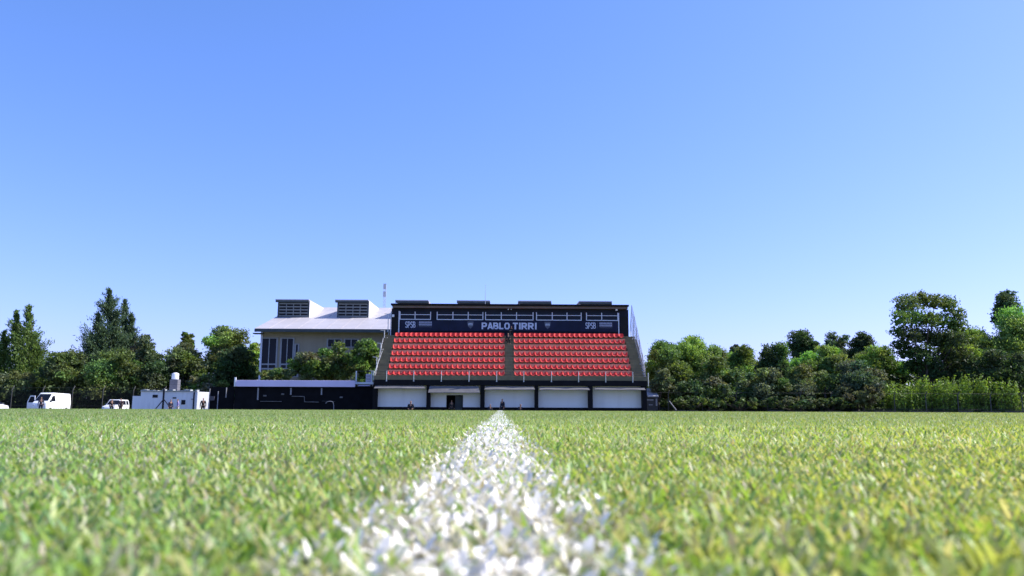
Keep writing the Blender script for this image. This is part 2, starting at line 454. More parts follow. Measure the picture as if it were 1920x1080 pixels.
# bays below
yW = YF+.95
bays = [(707, 799), (807, 900), (909, 1002), (1010, 1103), (1112, 1204)]
pill = [(699, 706.5), (799.5, 806.5), (900.5, 908.5), (1002.5, 1009.5), (1103.5, 1111.5), (1204.5, 1213)]
for a, b in pill:
    MB().box(X(a, YF+.1), X(b, YF+.1), YF+.10, YF+.88, zG, zb0-.002).build('pillar', M_black, GS, bevel=.01)
zl = Z(763.8, yW)
for i, (a, b) in enumerate(bays):
    x0, x1 = X(a-6, yW), X(b+6, yW)
    w = MB()
    if i == 1:
        d0, d1, dz = X(838.5, yW), X(867, yW), Z(742.5, yW)
        w.box(x0, d0, yW, yW+.2, zl, zb0-.004); w.box(d1, x1, yW, yW+.2, zl, zb0-.004); w.box(d0, d1, yW, yW+.2, dz, zb0-.004)
    else:
        w.box(x0, x1, yW, yW+.2, zl, zb0-.004)
    o = w.build('bay_wall', M_bay, GS)
    if i == 1:
        d = MB().box(d0-.06, d0, yW-.04, yW+.22, zG, dz+.06).box(d1, d1+.06, yW-.04, yW+.22, zG, dz+.06).box(d0, d1, yW-.04, yW+.22, dz+.001, dz+.06)
        d.build('door_frame', M_black, GS)
        MB().box(d0-.8, d1+.8, yW+1.8, yW+1.85, zG, zb0-.01).box(d0-.85, d0-.8, yW+.22, yW+1.8, zG, zb0-.01).box(d1+.8, d1+.85, yW+.22, yW+1.8, zG, zb0-.01).build('door_passage', M_dark, GS)
        MB().box((d0+d1)/2+.02, d1-.01, yW+.3, yW+.35, zG, dz-.02).build('door', M_slate, GS, bevel=.01)
    q = MB()
    if i == 1: q.box(x0, d0-.061, yW-.05, yW+.15, zG, zl-.002).box(d1+.061, x1, yW-.05, yW+.15, zG, zl-.002)
    else: q.box(x0, x1, yW-.05, yW+.15, zG, zl-.002)
    q.build('plinth', M_black, GS)
# awnings: rolled canvas strip that leans forward, the second one let down further
aw = [(701, 797, 724, 728.5), (802.5, 899.5, 724.5, 736), (908, 1003, 724.5, 730), (1011, 1106, 725.5, 730), (1115, 1211, 725.5, 729.5)]
for i, (a, b, t, bt) in enumerate(aw):
    yA = YF+.06; yB = YF-.55
    za, zb = Z(t, yA), Z(bt, yB)
    xa0, xa1 = X(a+3, yA), X(b-3, yA); xb0, xb1 = X(a, yB), X(b, yB)
    m_ = MB(); th = .03; nseg = 14
    for s_ in range(nseg):
        u0, u1 = s_/nseg, (s_+1)/nseg
        sag = lambda u: -.035*math.sin(u*math.pi*3+i)
        A0 = (xa0+(xa1-xa0)*u0, yA, za); A1 = (xa0+(xa1-xa0)*u1, yA, za)
        B0 = (xb0+(xb1-xb0)*u0, yB, zb+sag(u0)); B1 = (xb0+(xb1-xb0)*u1, yB, zb+sag(u1))
        up = lambda v: (v[0], v[1], v[2]-th)
        m_.add([A0, A1, B1, B0, up(A0), up(A1), up(B1), up(B0)], [(0, 1, 2, 3), (7, 6, 5, 4), (3, 2, 6, 7)])
    o = m_.build('awning', M_awn, GS)
    if i == 1: o['label'] = 'awning let down lower than its neighbours, above the doorway'
    MB().tube((xb0, yB, zb-.03), (xb1, yB, zb-.03), .035, n=8).build('awning_roller', M_awn, o)

# press box (part of the stand, sub-parts on it)
x0, x1 = X(730, YPB), X(1181, YPB)
zr1, zr0 = Z(570, YPB-.7), Z(573.2, YPB-.7)
zpb = dk[6]+.352
pb = MB().box(x0, x1, YPB+.002, YPB+4, zpb, zr0-.26).build('press_box', M_navy, GS)
MB().box(X(728, YPB-.7), X(1182.5, YPB-.7), YPB-.7, YPB+4.4, zr0, zr1).build('roof_slab', M_black, pb, bevel=.02)
MB().box(X(731, YPB-.45), X(1180, YPB-.45), YPB-.45, YPB+4.2, zr0-.24, zr0-.003).build('roof_fascia', M_soffit, pb, bevel=.01)
# end screens flanking the box with a door each
for a, b, lab in ((731, 743, 'left'), (1166, 1180, 'right')):
    MB().box(X(a, YPB-.05), X(b, YPB-.05), YPB-.05, YPB-.004, zpb+.01, zpb+2.3).build('press_box_door', M_dark, pb, bevel=.01)
MB().box(X(728.5, YPB), X(730, YPB), YPB-.12, YPB-.06, zpb, Z(585, YPB)).build('door_post', M_frame, pb)
MB().box(X(743.7, YPB), X(745.8, YPB), YPB-.12, YPB-.03, zpb, Z(584.5, YPB)).build('door_post', M_frame, pb)
MB().box(X(1161, YPB), X(1163, YPB), YPB-.12, YPB-.03, zpb, Z(586, YPB)).build('door_post', M_frame, pb)
wins = [[746.5, 775, 804.5], [817, 847, 876, 904], [909, 939, 968, 999.5], [1006, 1036, 1064, 1091], [1101, 1130, 1160.5]]
for grp in wins:
    zt, zm, zb = Z(585.5, YPB), Z(591, YPB), Z(600, YPB)
    for i in range(len(grp)-1):
        a, b = X(grp[i], YPB), X(grp[i+1], YPB)
        w = .045
        f = MB()
        f.box(a-w, a+w, YPB-.09, YPB-.002, zb-.03, zt)
        f.box(b-w, b+w, YPB-.087, YPB-.004, zb-.028, zt-.002) if i == len(grp)-2 else None
        f.box(a+w+.001, b-w-.001, YPB-.07, YPB-.002, zm-.035, zm+.03)
        f.box(a+w+.001, b-w-.001, YPB-.07, YPB-.002, zb-.04, zb+.05)
        o = f.build('window', M_frame, pb)
# glass directly under the press box part's windows: panes are sub-parts of the box
for grp in wins:
    for i in range(len(grp)-1):
        a, b = X(grp[i], YPB)+.05, X(grp[i+1], YPB)-.05
        MB().box(a, b, YPB-.03, YPB+.0, Z(600, YPB)+.05, Z(591, YPB)-.035).box(a, b, YPB-.03, YPB+.0, Z(591, YPB)+.03, Z(585.5, YPB)-.01).build('window_pane', M_glass, pb)
for px, py, s in ((737, 592, .13), (1156, 580.5, .11), (953, 580, .05), (958.5, 580, .05)):
    p = P(px, py, YPB-.3)
    f = MB().box(p.x-s, p.x+s, p.y-.06, p.y+.06, p.z-s*1.1, p.z+s*1.1).box(p.x-.02, p.x+.02, p.y+.06, YPB-.01 if py > 585 else p.y+.2, p.z-.02, p.z+.02)
    f.build('floodlight', M_white, pb, bevel=.02)
# whip aerial on the roof
a = P(910, 563, YPB+3)
t = thing('aerial', 'thin vertical whip aerial standing on the press box roof', 'aerial', (a.x, a.y, zr1))
MB().tube((a.x, a.y, zr1), (a.x, a.y, Z(550, a.y)), .035, .03).build('lower_tube', M_rail, t)
MB().tube((a.x, a.y, Z(550, a.y)), (a.x, a.y, Z(533, a.y)), .022, .015).build('upper_tube', M_rail, t)

# name banner
STROKES = {
 'P': [[(0,0),(0,1)], [(0,.92),(.62,.92),(.86,.80),(.86,.55),(.62,.43),(0,.43)]],
 'A': [[(0,0),(.42,1)], [(.92,0),(.50,1)], [(.2,.28),(.72,.28)]],
 'B': [[(0,0),(0,1)], [(0,.92),(.6,.92),(.8,.82),(.8,.62),(.6,.52),(0,.52)], [(.6,.52),(.88,.40),(.88,.2),(.66,.08),(0,.08)]],
 'L': [[(0,0),(0,1)], [(0,.09),(.72,.09)]],
 'O': [[(.28,.07),(.72,.07),(.95,.30),(.95,.70),(.72,.93),(.28,.93),(.05,.70),(.05,.30),(.28,.07)]],
 'T': [[(0,.91),(.9,.91)], [(.45,0),(.45,.9)]],
 'I': [[(.1,0),(.1,1)]],
 'R': [[(0,0),(0,1)], [(0,.92),(.62,.92),(.84,.80),(.84,.58),(.62,.46),(0,.46)], [(.42,.46),(.88,0)]],
 'S': [[(.85,.84),(.62,.93),(.22,.93),(.04,.80),(.04,.62),(.22,.53),(.68,.47),(.86,.36),(.86,.2),(.68,.07),(.22,.07),(0,.17)]]}
ADV = {'P': 1.16, 'A': 1.14, 'B': 1.2, 'L': .98, 'O': 1.26, 'T': 1.14, 'I': .52, 'R': 1.20, 'S': 1.14}
def letters(body, x0, x1, z0, z1, y, m, parent, name, wgt=.155, gap=0):
    tot = sum(ADV[c] for c in body)-.28+gap*(len(body)-1); sx = (x1-x0)/tot; H = z1-z0; cur = 0; e = 0
    for c in body:
        k = MB()
        for pl in STROKES[c]:
            for (ax, az_), (bx_, bz_) in zip(pl[:-1], pl[1:]):
                p, q = Vector((x0+(cur+.12+ax*.88)*sx-.10*sx, z0+az_*H)), Vector((x0+(cur+.12+bx_*.88)*sx-.10*sx, z0+bz_*H))
                d = (q-p).normalized(); nrm = Vector((-d.y, d.x))*wgt*sx; ex = d*wgt*sx*.45
                p2, q2 = p-ex, q+ex
                quad = [p2-nrm, q2-nrm, q2+nrm, p2+nrm]
                quad = [(v.x, min(max(v.y, z0), z1)) for v in quad]
                e = (e+1) % 9
                k.prism_y(quad, y-.012-e*.0007, y-.0002*e)
        k.build(name, m, parent)
        cur += ADV[c]+gap
YB = YPB-.16
bx0, bx1 = X(747, YB), X(1160, YB)
bz0, bz1 = Z(621, YB), Z(601.6, YB)
BN = thing('name_banner', 'long navy name banner with pale lettering hung below the press box windows', 'banner', ((bx0+bx1)/2, YB, bz0))
nb = 9
for i in range(nb):
    a = bx0+(bx1-bx0)*i/nb; b = bx0+(bx1-bx0)*(i+1)/nb
    MB().box(a+.004, b-.004, YB-.004*(i % 2), YB+.03, bz0, bz1).build('banner_panel', M_navyban, BN)
yb = YB-.010
letters('PABLO', X(903, YB), X(955, YB), Z(617.5, YB), Z(605, YB), yb, M_banwhite, BN, 'letter')
letters('TIRRI', X(961.5, YB), X(1006, YB), Z(617.5, YB), Z(605, YB), yb, M_banwhite, BN, 'letter')
for px in (880.5, 1027):
    cx = X(px, YB); s = .34; zc = Z(609, YB)
    sh = [(-s, s*1.05), (s, s*1.05), (s*1.0, 0), (s*.7, -.7*s), (0, -1.35*s), (-s*.7, -.7*s), (-s*1.0, 0)]
    cr_ = MB().prism_y([(cx+a_, zc+b_) for a_, b_ in sh], yb-.012, yb).build('crest', M_bandim, BN)
    MB().prism_y([(cx+a_*.82, zc+b_*.82) for a_, b_ in sh], yb-.016, yb-.0125).build('crest_field', mat('crest_dark', (.10, .105, .14), .6), cr_)
    mm = MB(); w = .07; hgt = .26                      # monogram bars: two joined M shapes
    for q in (-.19, -.065, .065, .19): mm.box(cx+q-w*.45, cx+q+w*.45, yb-.022, yb-.0165, zc-.08, zc+.13)
    mm.box(cx-.22, cx+.22, yb-.0225, yb-.0167, zc+.08, zc+.135)
    mm.build('crest_monogram', M_banwhite, cr_)
for a, b, c, d in ((756.5, 776.5, 782.5, 807.5), (1099, 1119, 1125.5, 1150)):
    letters('SPSB', X(a+.6, YB), X(b-.6, YB), Z(615.7, YB), Z(603.7, YB), yb, M_banwhite, BN, 'logo_letter', .15)
    MB().box(X((b+c)/2-.4, YB), X((b+c)/2+.3, YB), yb-.008, yb, Z(615, YB), Z(603.5, YB)).build('logo_divider', M_bandim, BN)
    zt, zb_ = Z(603.7, YB), Z(611.3, YB)
    # the caption block beside it reads only as two lines of dense pale print with a dim line under
    for (z_a, z_b, m_, n_) in ((zt, zt-(zt-zb_)*.44, M_bangrey, 9), (zt-(zt-zb_)*.54, zb_, M_bangrey, 10), (Z(612.8, YB), Z(614.3, YB), M_bandim, 14)):
        k = MB(); L_ = X(d, YB)-X(c, YB); st = L_/n_
        for i in range(n_): k.box(X(c, YB)+i*st, X(c, YB)+(i+.86)*st, yb-.008, yb, z_a, z_b)
        k.build('caption_line', m_, BN)

# side stairs railings
rl = MB().tube((X(727, YPB-.5), YPB-.5, Z(622, YPB-.5)), (X(701, YF+.2), YF+.2, Z(700, YF+.2)), .02).build('left_guard_rail', M_rail, GS)
for px, t_, b_, yy in ((717.5, 621, 650, 5.6), (711.5, 645, 674, 3.7), (704.5, 671, 698, 1.6), (699.6, 697, 714, .2), (724, 590, 624, 7.0)):
    Y = YF+yy; x = X(px, Y)
    MB().tube((x, Y, Z(b_, Y)), (x, Y, Z(t_, Y)), .045, n=8).tube((x, Y, Z(t_, Y)), (x-.42, Y, Z(t_, Y)+.02), .03, n=6).build('guard_post', M_rail, rl)
M_railg = mat('weathered_guard_steel', (.22, .22, .24), .6, .15, 5)
rr = MB().tube((X(1183.5, YPB-.5), YPB-.5, Z(622, YPB)), (X(1211, YF+.2), YF+.2, Z(713, YF+.2)), .05, n=8).build('right_guard_rail', M_rail, GS)
for i in range(26):
    u = i/25.
    Y = (YPB-.5)*(1-u)+(YF+.2)*u
    xx = X(1183.5, YPB-.5)*(1-u)+X(1211, YF+.2)*u; zz = Z(622, YPB)*(1-u)+Z(713, YF+.2)*u
    ht = 2.0*(1-u)**.55+.95
    MB().tube((xx, Y, zz), (xx+.25*(1-u), Y, zz+ht), .016 if i % 5 else .035, n=5).build('guard_bar', M_railg, rr)
for hh in (.25, .5, .75, 1.0):
    m_ = MB(); pv = None
    for i in range(26):
        u = i/25.
        Y = (YPB-.5)*(1-u)+(YF+.2)*u
        p = Vector((X(1183.5, YPB-.5)*(1-u)+X(1211, YF+.2)*u+.25*(1-u)*hh, Y, Z(622, YPB)*(1-u)+Z(713, YF+.2)*u+hh*(2.0*(1-u)**.55+.95)))
        if pv: m_.tube(pv, p, .016, n=5)
        pv = p
    m_.build('guard_wire', M_railg, rr)
Y = YF+.3
MB().tube((X(1216, Y), Y, Z(723, Y)), (X(1216, Y), Y, Z(698, Y)), .05, n=8).build('end_post', M_rail, GS)
# side walls closing the stand
prof = [(YF+.36, zG), (YF+.36, dk[0])] + [(YF+.45+k*RUN, dk[k]) for k in range(1, 7)] + [(YPB+4, dk[6]+.3), (YPB+4, zG)]
MB().prism_x(prof, xL, xL+.045).build('side_wall', M_greyc, GS)
MB().prism_x(prof, xR-.045, xR).build('side_wall', M_greyc, GS)
MB().box(xL+.06, xR-.06, YPB+4.02, YPB+4.2, zG, zpb).build('back_wall', M_greyc, GS)

# ---------------------------------------------------------------- long building behind
YH = 100.0
ex0, ex1 = X(477, 98.5, 620), X(1172, 98.5, 620)
wx0, wx1 = X(487.5, YH, 700), X(1165, YH, 700)
ze = Z(618.5, 98.5)
HB = thing('long_building', 'long beige building with white sheet roof and square louvred roof monitors, behind the stand', 'building', ((wx0+wx1)/2, YH, zG))
slope = 5.0/18
MB().box(wx0, wx1, YH, YH+22, zG, ze-.1).build('wall', M_wall, HB)
def rz_(y): return ze+(y-98.5)*slope
rf = MB().prism_x([(98.5, ze), (116.5, rz_(116.5)), (126, ze+1.5), (126, ze+1.2), (116.5, rz_(116.5)-.3), (98.5, ze-.28)], ex0, ex1).build('roof', M_roof, HB)
MB().box(ex0+.02, ex1-.02, 98.42, 98.5-.003, ze-.42, ze-.03).build('gutter', M_slate, rf)
for i in range(1, 26):                                    # standing seams of the sheets
    x = ex0+(ex1-ex0)*i/26
    MB().prism_x([(98.55, ze+.015), (116.4, rz_(116.4)+.0), (116.4, rz_(116.4)+.035), (98.55, ze+.045)], x-.02, x+.02).build('roof_seam', M_roof, rf)
MB().box(ex0-.35, wx0+.2, 99.0, 99.9, ze-.62, ze-.50).build('lower_canopy', M_slate, HB)
YD = 107.2
for i, px in enumerate((550.5, 662, 774.5, 889.5, 1004.5, 1118)):
    cx = X(px, YD, 580); hw = 2.18
    zt = Z(566, YD); zb_ = rz_(YD)
    dm = MB().prism_x([(YD, zb_-.1), (YD, zt), (YD+8.6, zt), (YD+8.6, zt-.2)], cx-hw, cx+hw).build('roof_monitor', M_white if i < 2 else M_roof, HB)
    MB().box(cx-hw-.25, cx+hw-.05, YD-.45, YD+8.9, zt+.002, zt+.12).build('monitor_roof', M_roof, dm)
    MB().box(cx-hw-.22, cx+hw-.08, YD-.43, YD-.05, zt-.26, zt).build('monitor_fascia', M_slate, dm)
    MB().box(cx-hw+.01, cx+hw-.01, YD-.03, YD-.002, zb_+.02, zt-.03).build('monitor_front', M_slate, dm)
    z0_, z1_ = zb_+.25, zt-.38
    w4 = (2*hw-.5)/4; h4 = (z1_-z0_)/4
    for a in range(4):
        for b in range(4):
            xa_ = cx-hw+.25+a*w4; za_ = z0_+b*h4
            MB().box(xa_+.05, xa_+w4-.05, YD-.05, YD-.034, za_+.05, za_+h4-.17).build('louvre_opening', M_dark, dm)
    g_ = MB()
    for a in range(1, 4): g_.box(cx-hw+.25+a*w4-.045, cx-hw+.25+a*w4+.045, YD-.12, YD-.033, z0_, z1_)
    for b in range(0, 5): g_.box(cx-hw+.22, cx+hw-.22, YD-.10, YD-.034, z0_+b*h4-.13, z0_+b*h4+.0)
    g_.build('louvre_grid', M_bars, dm)
# windows
def window(pa, pb_, pt, pbm, cols_, rows_, parent, Y, fm=M_frame):
    a, b, t, bt = X(pa, Y, (pt+pbm)/2), X(pb_, Y, (pt+pbm)/2), Z(pt, Y), Z(pbm, Y)
    w = MB().box(a, b, Y-.02, Y-.002, bt, t).build('window', M_glass, parent)
    f = MB(); s = .09
    f.box(a-s, a+s, Y-.10, Y-.021, bt-s, t+s); f.box(b-s, b+s, Y-.10, Y-.021, bt-s, t+s)
    f.box(a+s+.001, b-s-.001, Y-.097, Y-.021, t-.02, t+s); f.box(a+s+.001, b-s-.001, Y-.097, Y-.021, bt-s, bt+.02)
    for c in cols_:
        x = a+(b-a)*c; f.box(x-.05, x+.05, Y-.10, Y-.021, bt, t)
    for r in rows_:
        z = bt+(t-bt)*r; f.box(a+s, b-s, Y-.094, Y-.021, z-.09, z+.09)
    f.build('window_frame', fm, w)
M_wfr = mat('grey_window_frame', (.30, .31, .33), .6, .1, 3)
window(489, 518.5, 637, 708, [.5], [.2, .32], HB, YH, M_wfr)
window(526, 549.5, 637, 708, [.5], [.2, .32], HB, YH, M_wfr)
window(552.5, 559, 648, 708, [], [.2, .32], HB, YH, M_wfr)
window(614, 640, 638, 652, [.5], [], HB, YH, M_wfr)
window(646, 671, 638, 652, [.5], [], HB, YH, M_wfr)
MB().box(wx0-.12, wx0+.12, YH-.12, YH-.002, zG, ze-.1).build('corner_post', M_frame, HB)
MB().box(X(521, YH), X(524, YH), YH-.08, YH-.002, zG, Z(636, YH)).build('pilaster', M_greyc, HB)

# lattice mast
Y = 130.
b = P(721, 575, Y)
LM = thing('lattice_mast', 'faint thin lattice mast rising between the white roof and the press box', 'mast', (b.x, Y, zG))
zt = Z(534, Y); w = .34
for sx, sy in ((-1, -1), (1, -1), (0, 1)):
    MB().tube((b.x+sx*w, Y+sy*w, zG), (b.x+sx*w*.5, Y+sy*w*.5, zt), .03, n=5).build('leg', M_rail, LM)
m_ = MB(); nz = 26
pts = [(-1, -1), (1, -1), (0, 1)]
for i in range(nz):
    za_, zb_ = zG+(zt-zG)*i/nz, zG+(zt-zG)*(i+1)/nz; fa, fb = 1-.5*i/nz, 1-.5*(i+1)/nz
    for j in range(3):
        p, q = pts[j], pts[(j+1) % 3]
        m_.tube((b.x+p[0]*w*fa, Y+p[1]*w*fa, za_), (b.x+q[0]*w*fb, Y+q[1]*w*fb, zb_), .012, n=4)
m_.build('bracing', M_rail, LM)
for z in (zt-.4, zt-1.7):
    MB().box(b.x-.25, b.x+.25, Y-.4, Y-.2, z-.5, z+.4).build('aerial_panel', M_rail, LM)

# ---------------------------------------------------------------- low dark shed between hut and stand
YS = 81.0
SH = thing('low_shed', 'long low dark shed with a pale lilac fascia, left of the stand', 'shed', (X(560, YS), YS, zG))
sx0, sx1 = X(440, YS), X(700, YS)
MB().box(sx0, sx1, YS, YS+4, zG, Z(728, YS)).build('wall', M_screen, SH)
MB().box(X(441, YS-.4), X(665, YS-.4), YS-.4, YS-.28, Z(727, YS-.4), Z(715, YS-.4)).build('fascia', M_lilac, SH, bevel=.02)
MB().box(X(441, YS-.4), X(700, YS), YS-.27, YS+4.2, Z(727.5, YS)+.01, Z(726, YS)+.04).build('roof', M_black, SH)
MB().box(X(438, YS-.4), X(440.8, YS-.4), YS-.45, YS-.28, Z(727, YS), Z(710, YS)).build('fascia_end_post', M_white, SH)
for px in (484, 545.5, 603):
    MB().box(X(px-1.2, YS), X(px+1.2, YS), YS-.10, YS-.004, Z(752 if px < 500 else 742, YS), Z(729, YS)).build('post', M_greyc, SH)
def pipe(pts_, r, parent, m, name):
    k = MB()
    for p, q in zip(pts_[:-1], pts_[1:]): k.tube(p, q, r, n=7)
    return k.build(name, m, parent)
Yp = YS-.14
M_pipe = mat('dull_pipe_grey', (.16, .155, .15), .8, .3, 3)
pipe([P(547, 743, Yp), P(570.5, 743.5, Yp), P(571, 753.5, Yp), P(598, 754, Yp)], .035, SH, M_pipe, 'pipe')
pipe([P(488, 752.5, Yp), P(528, 752.8, Yp)], .03, SH, M_pipe, 'pipe')
pipe([P(604, 752, Yp), P(628, 753, Yp)], .025, SH, M_darkrail, 'pipe')
for px, py in ((496.5, 742), (530, 739), (640, 745)):
    p = P(px, py, YS-.06); MB().box(p.x-.16, p.x+.16, p.y-.03, p.y+.05, p.z-.08, p.z+.08).build('wall_lamp', M_pipe, SH, bevel=.02)
# hose hoop on the grass edge
Yh = YS-2
h0 = P(618, 768, Yh)
HO = thing('hose_hoop', 'pale curved hose loop standing before the dark shed', 'hose', (h0.x, Yh, zG))
pts_ = []
for i in range(15):
    a = math.pi*(1-i/14*1.0)
    pts_.append(Vector((h0.x+.40*math.cos(a), Yh, Z(758, Yh)+.22*math.sin(a) if i < 12 else Z(758, Yh)+.22*math.sin(a)-.12*(i-11))))
pts_.append(Vector((pts_[-1].x, Yh, zG)))
pipe(pts_, .03, HO, M_greyc, 'hose')
# dark screen left of the shed
SC = thing('screen_fence', 'dark cloth screen with grey posts, between white hut and low shed', 'fence', (X(418, YS+.5), YS+.5, zG))
MB().box(X(392, YS+.5), X(439, YS+.5), YS+.5, YS+.53, zG, Z(728, YS+.5)).build('cloth', M_screen, SC)
for px, t_ in ((393, 731), (409, 736), (424, 729)):
    Y = YS+.42
    MB().tube((X(px, Y), Y, zG if px != 424 else Z(748, Y)), (X(px, Y), Y, Z(t_, Y)), .05, n=6).build('post', M_greyc, SC)
p = P(398, 747, YS+.3); MB().box(p.x-.22, p.x+.22, p.y-.05, p.y+.1, p.z-.2, p.z+.22).build('notice_plate', mat('plate_grey', (.10, .09, .10), .7), SC)
# landing with posts beside the stand
YL = YS+.6
LD = thing('landing', 'raised landing with two white posts and pale box, beside left stand end', 'platform', (X(682, YL), YL, Z(728, YL)+.04))
MB().box(X(664, YL), X(700, YL), YL-.3, YL+2, Z(722, YL), Z(718, YL)).build('platform_slab', M_white, LD, bevel=.01)
MB().box(X(672, YL), X(694, YL), YL-.32, YL-.30, Z(727, YL), Z(723.5, YL)).build('lower_plate', M_lilac, LD)
for px in (667.5, 697): MB().tube((X(px, YL), YL-.2, Z(718, YL)), (X(px, YL), YL-.2, Z(697, YL)), .06, n=8).build('post', M_white, LD)
for px in (668, 696): MB().box(X(px, YL)-.06, X(px, YL)+.06, YL-.2, YL-.1, Z(728, YL)+.045, Z(722.2, YL)).build('support', M_black, LD)
MB().tube((X(667.5, YL), YL-.2, Z(697.5, YL)), (X(697, YL), YL-.2, Z(697.5, YL)), .025).build('rail', M_darkrail, LD)
AC = thing('vent_box', 'pale louvred box sitting on the landing beside the stand', 'vent unit', (X(690, YL), YL+.2, Z(718, YL)))
MB().box(X(685, YL), X(694, YL), YL+.0, YL+.5, Z(718, YL)+.002, Z(702.5, YL)).build('casing', M_lilac, AC, bevel=.02)
for i in range(5):
    z = Z(716.5-i*2.8, YL); MB().box(X(685.8, YL), X(693.2, YL), YL-.03, YL-.002, z, z+.07).build('slat', M_bars, AC)

# ---------------------------------------------------------------- white hut with tank
YU = 84.
hx0, hx1 = X(264, YU), X(371, YU)
zt = Z(737, YU)
HU = thing('white_hut', 'low white flat-roofed hut with small dark openings, at the left field edge', 'hut', ((hx0+hx1)/2, YU, zG))
MB().box(hx0, X(370, YU), YU, YU+4, zG, zt).build('main_wall', M_white, HU)
MB().box(X(249, YU), hx0-.004, YU, YU+3, zG, Z(745.5, YU)).build('low_annex', M_white, HU)
xe = X(370.2, YU)
MB().add([(xe, YU, zG), (xe+.9, YU+1.0, zG), (xe+.9, YU+1.0, zt-.12), (xe, YU, zt), (xe, YU+3.9, zG), (xe+.9, YU+3.9, zG), (xe+.9, YU+3.9, zt-.12), (xe, YU+3.9, zt)],
         [(0, 1, 2, 3), (1, 5, 6, 2), (3, 2, 6, 7), (4, 7, 6, 5), (0, 3, 7, 4), (0, 4, 5, 1)]).build('end_bay', M_white, HU)
for a, b, t_, bt in ((286.5, 296, 743, 748.5), (324.5, 331, 747.5, 750), (341, 348.5, 752.5, 761)):
    MB().box(X(a, YU), X(b, YU), YU-.03, YU-.003, Z(bt, YU), Z(t_, YU)).build('opening', M_glass, HU)
lip = 26
for i in range(lip):
    x = hx0+(X(370, YU)-hx0)*(i+.5)/lip
    MB().box(x-.10, x+.10, YU-.14, YU+.5, zt+.002, zt+.05+random.uniform(.02, .20)).build('roof_tile', mat('pale_tile', (.34, .36, .36), .9) if i == 0 else bpy.data.materials['pale_tile'], HU)
MB().box(X(363.2, YU), X(365.3, YU), YU-.10, YU-.004, zG, Z(738, YU)).build('drainpipe', M_navy, HU)
MB().box(X(359.5, YU), X(363, YU), YU-.08, YU-.02, Z(751.5, YU), Z(750.5, YU)).build('pipe_bracket', M_navy, HU)
# tank tower: concrete block stack carrying a round tank
Y = YU+3
M_tow = mat('dark_grey_block', (.13, .13, .15), .95, .15, 2, bump=.3, dirt=.3)
T0 = thing('tank_tower', 'square grey block tower behind the white hut carrying a round tank', 'tower', (X(324, Y), Y, zG))
nblk = 6; z0 = zt-.3; z1 = Z(714.5, Y)
MB().box(X(317.5, Y), X(331, Y), Y, Y+.75, zG, z0).build('lower_shaft', M_tow, T0)
for i in range(nblk):
    MB().box(X(316.5, Y), X(331.5, Y), Y, Y+.8, z0+(z1-z0)*i/nblk+.012, z0+(z1-z0)*(i+1)/nblk).build('block', M_tow, T0, bevel=.01)
tk = MB(); cx = X(323.4, Y); z2 = Z(702.3, Y); r_ = .375; nn = 24
vs = []
for z, r in ((z1+.003, r_), (z1+.06, r_*1.0), (z2-.10, r_*.99), (z2-.04, r_*.93), (z2, r_*.55), (z2+.05, r_*.5), (z2+.055, 0.001)):
    for i in range(nn): vs.append((cx+r*math.cos(2*math.pi*i/nn), Y+.41+r*math.sin(2*math.pi*i/nn), z))
tk.add(vs, [(k*nn+i, k*nn+(i+1) % nn, (k+1)*nn+(i+1) % nn, (k+1)*nn+i) for k in range(6) for i in range(nn)]+[tuple(range(nn))[::-1]])
o = tk.build('water_tank', M_white, None, smooth=True)
tag(o, 'white round water tank on top of the grey block tower', 'water tank')
# navy goal-like post with braces in front of hut
Y = YU-1
NP = thing('braced_post', 'dark navy post with two slanting braces before the white hut', 'post', (X(307, Y), Y, zG))
MB().box(X(305.6, Y), X(308.4, Y), Y-.08, Y+.08, zG, Z(733, Y)).build('upright', M_navy, NP, bevel=.01)
for px in (291.5, 321.5):
    MB().tube(P(307, 748.5, Y), P(px, 767, Y), .05, n=6).build('brace', M_navy, NP)
MB().tube(P(307, 733, Y), P(309, 728, Y), .055, .04, n=6).build('bent_tip', M_greyc, NP)

# far small hut right of the stand
YR = 96.
RH = thing('small_kiosk', 'small grey-roofed kiosk just right of the stand', 'kiosk', (X(1224, YR), YR, zG))
MB().box(X(1214, YR), X(1233, YR), YR, YR+3, zG, Z(742, YR)).build('wall', mat('dim_wall', (.06, .06, .06), .9), RH)
MB().prism_x([(YR-.5, Z(741.5, YR)), (YR+2, Z(727, YR+2)), (YR+2, Z(727, YR+2)-.1), (YR-.5, Z(741.5, YR)-.12)], X(1213, YR), X(1233.5, YR)).build('roof', M_greyc, RH)
for t_, bt, a, b in ((747.5, 749.8, 1213, 1225), (757, 758.8, 1216, 1223), (746, 760, 1229, 1232)):
    MB().box(X(a, YR), X(b, YR), YR-.06, YR-.01, Z(bt, YR), Z(t_, YR)).build('counter_board', M_greyc, RH)

# ---------------------------------------------------------------- fences: concrete posts with bent tips, wires, dark mesh
def mesh_mat():
    m, N, L, b = nodes('dark_wire_mesh')
    b.inputs['Base Color'].default_value = (.012, .014, .012, 1); b.inputs['Roughness'].default_value = .8
    tc = N.new('ShaderNodeTexCoord'); w1 = N.new('ShaderNodeTexWave'); w2 = N.new('ShaderNodeTexWave')
    for w_, r_ in ((w1, .785), (w2, -.785)):
        mp = N.new('ShaderNodeMapping'); mp.inputs['Rotation'].default_value = (0, r_, 0)
        L.new(tc.outputs['Object'], mp.inputs[0]); L.new(mp.outputs[0], w_.inputs[0]); w_.inputs['Scale'].default_value = 5
    mx = N.new('ShaderNodeMath'); mx.operation = 'MAXIMUM'; L.new(w1.outputs['Fac'], mx.inputs[0]); L.new(w2.outputs['Fac'], mx.inputs[1])
    gt = N.new('ShaderNodeMath'); gt.operation = 'GREATER_THAN'; gt.inputs[1].default_value = .95; L.new(mx.outputs[0], gt.inputs[0])
    L.new(gt.outputs[0], b.inputs['Alpha'])
    return m
M_mesh = mesh_mat()
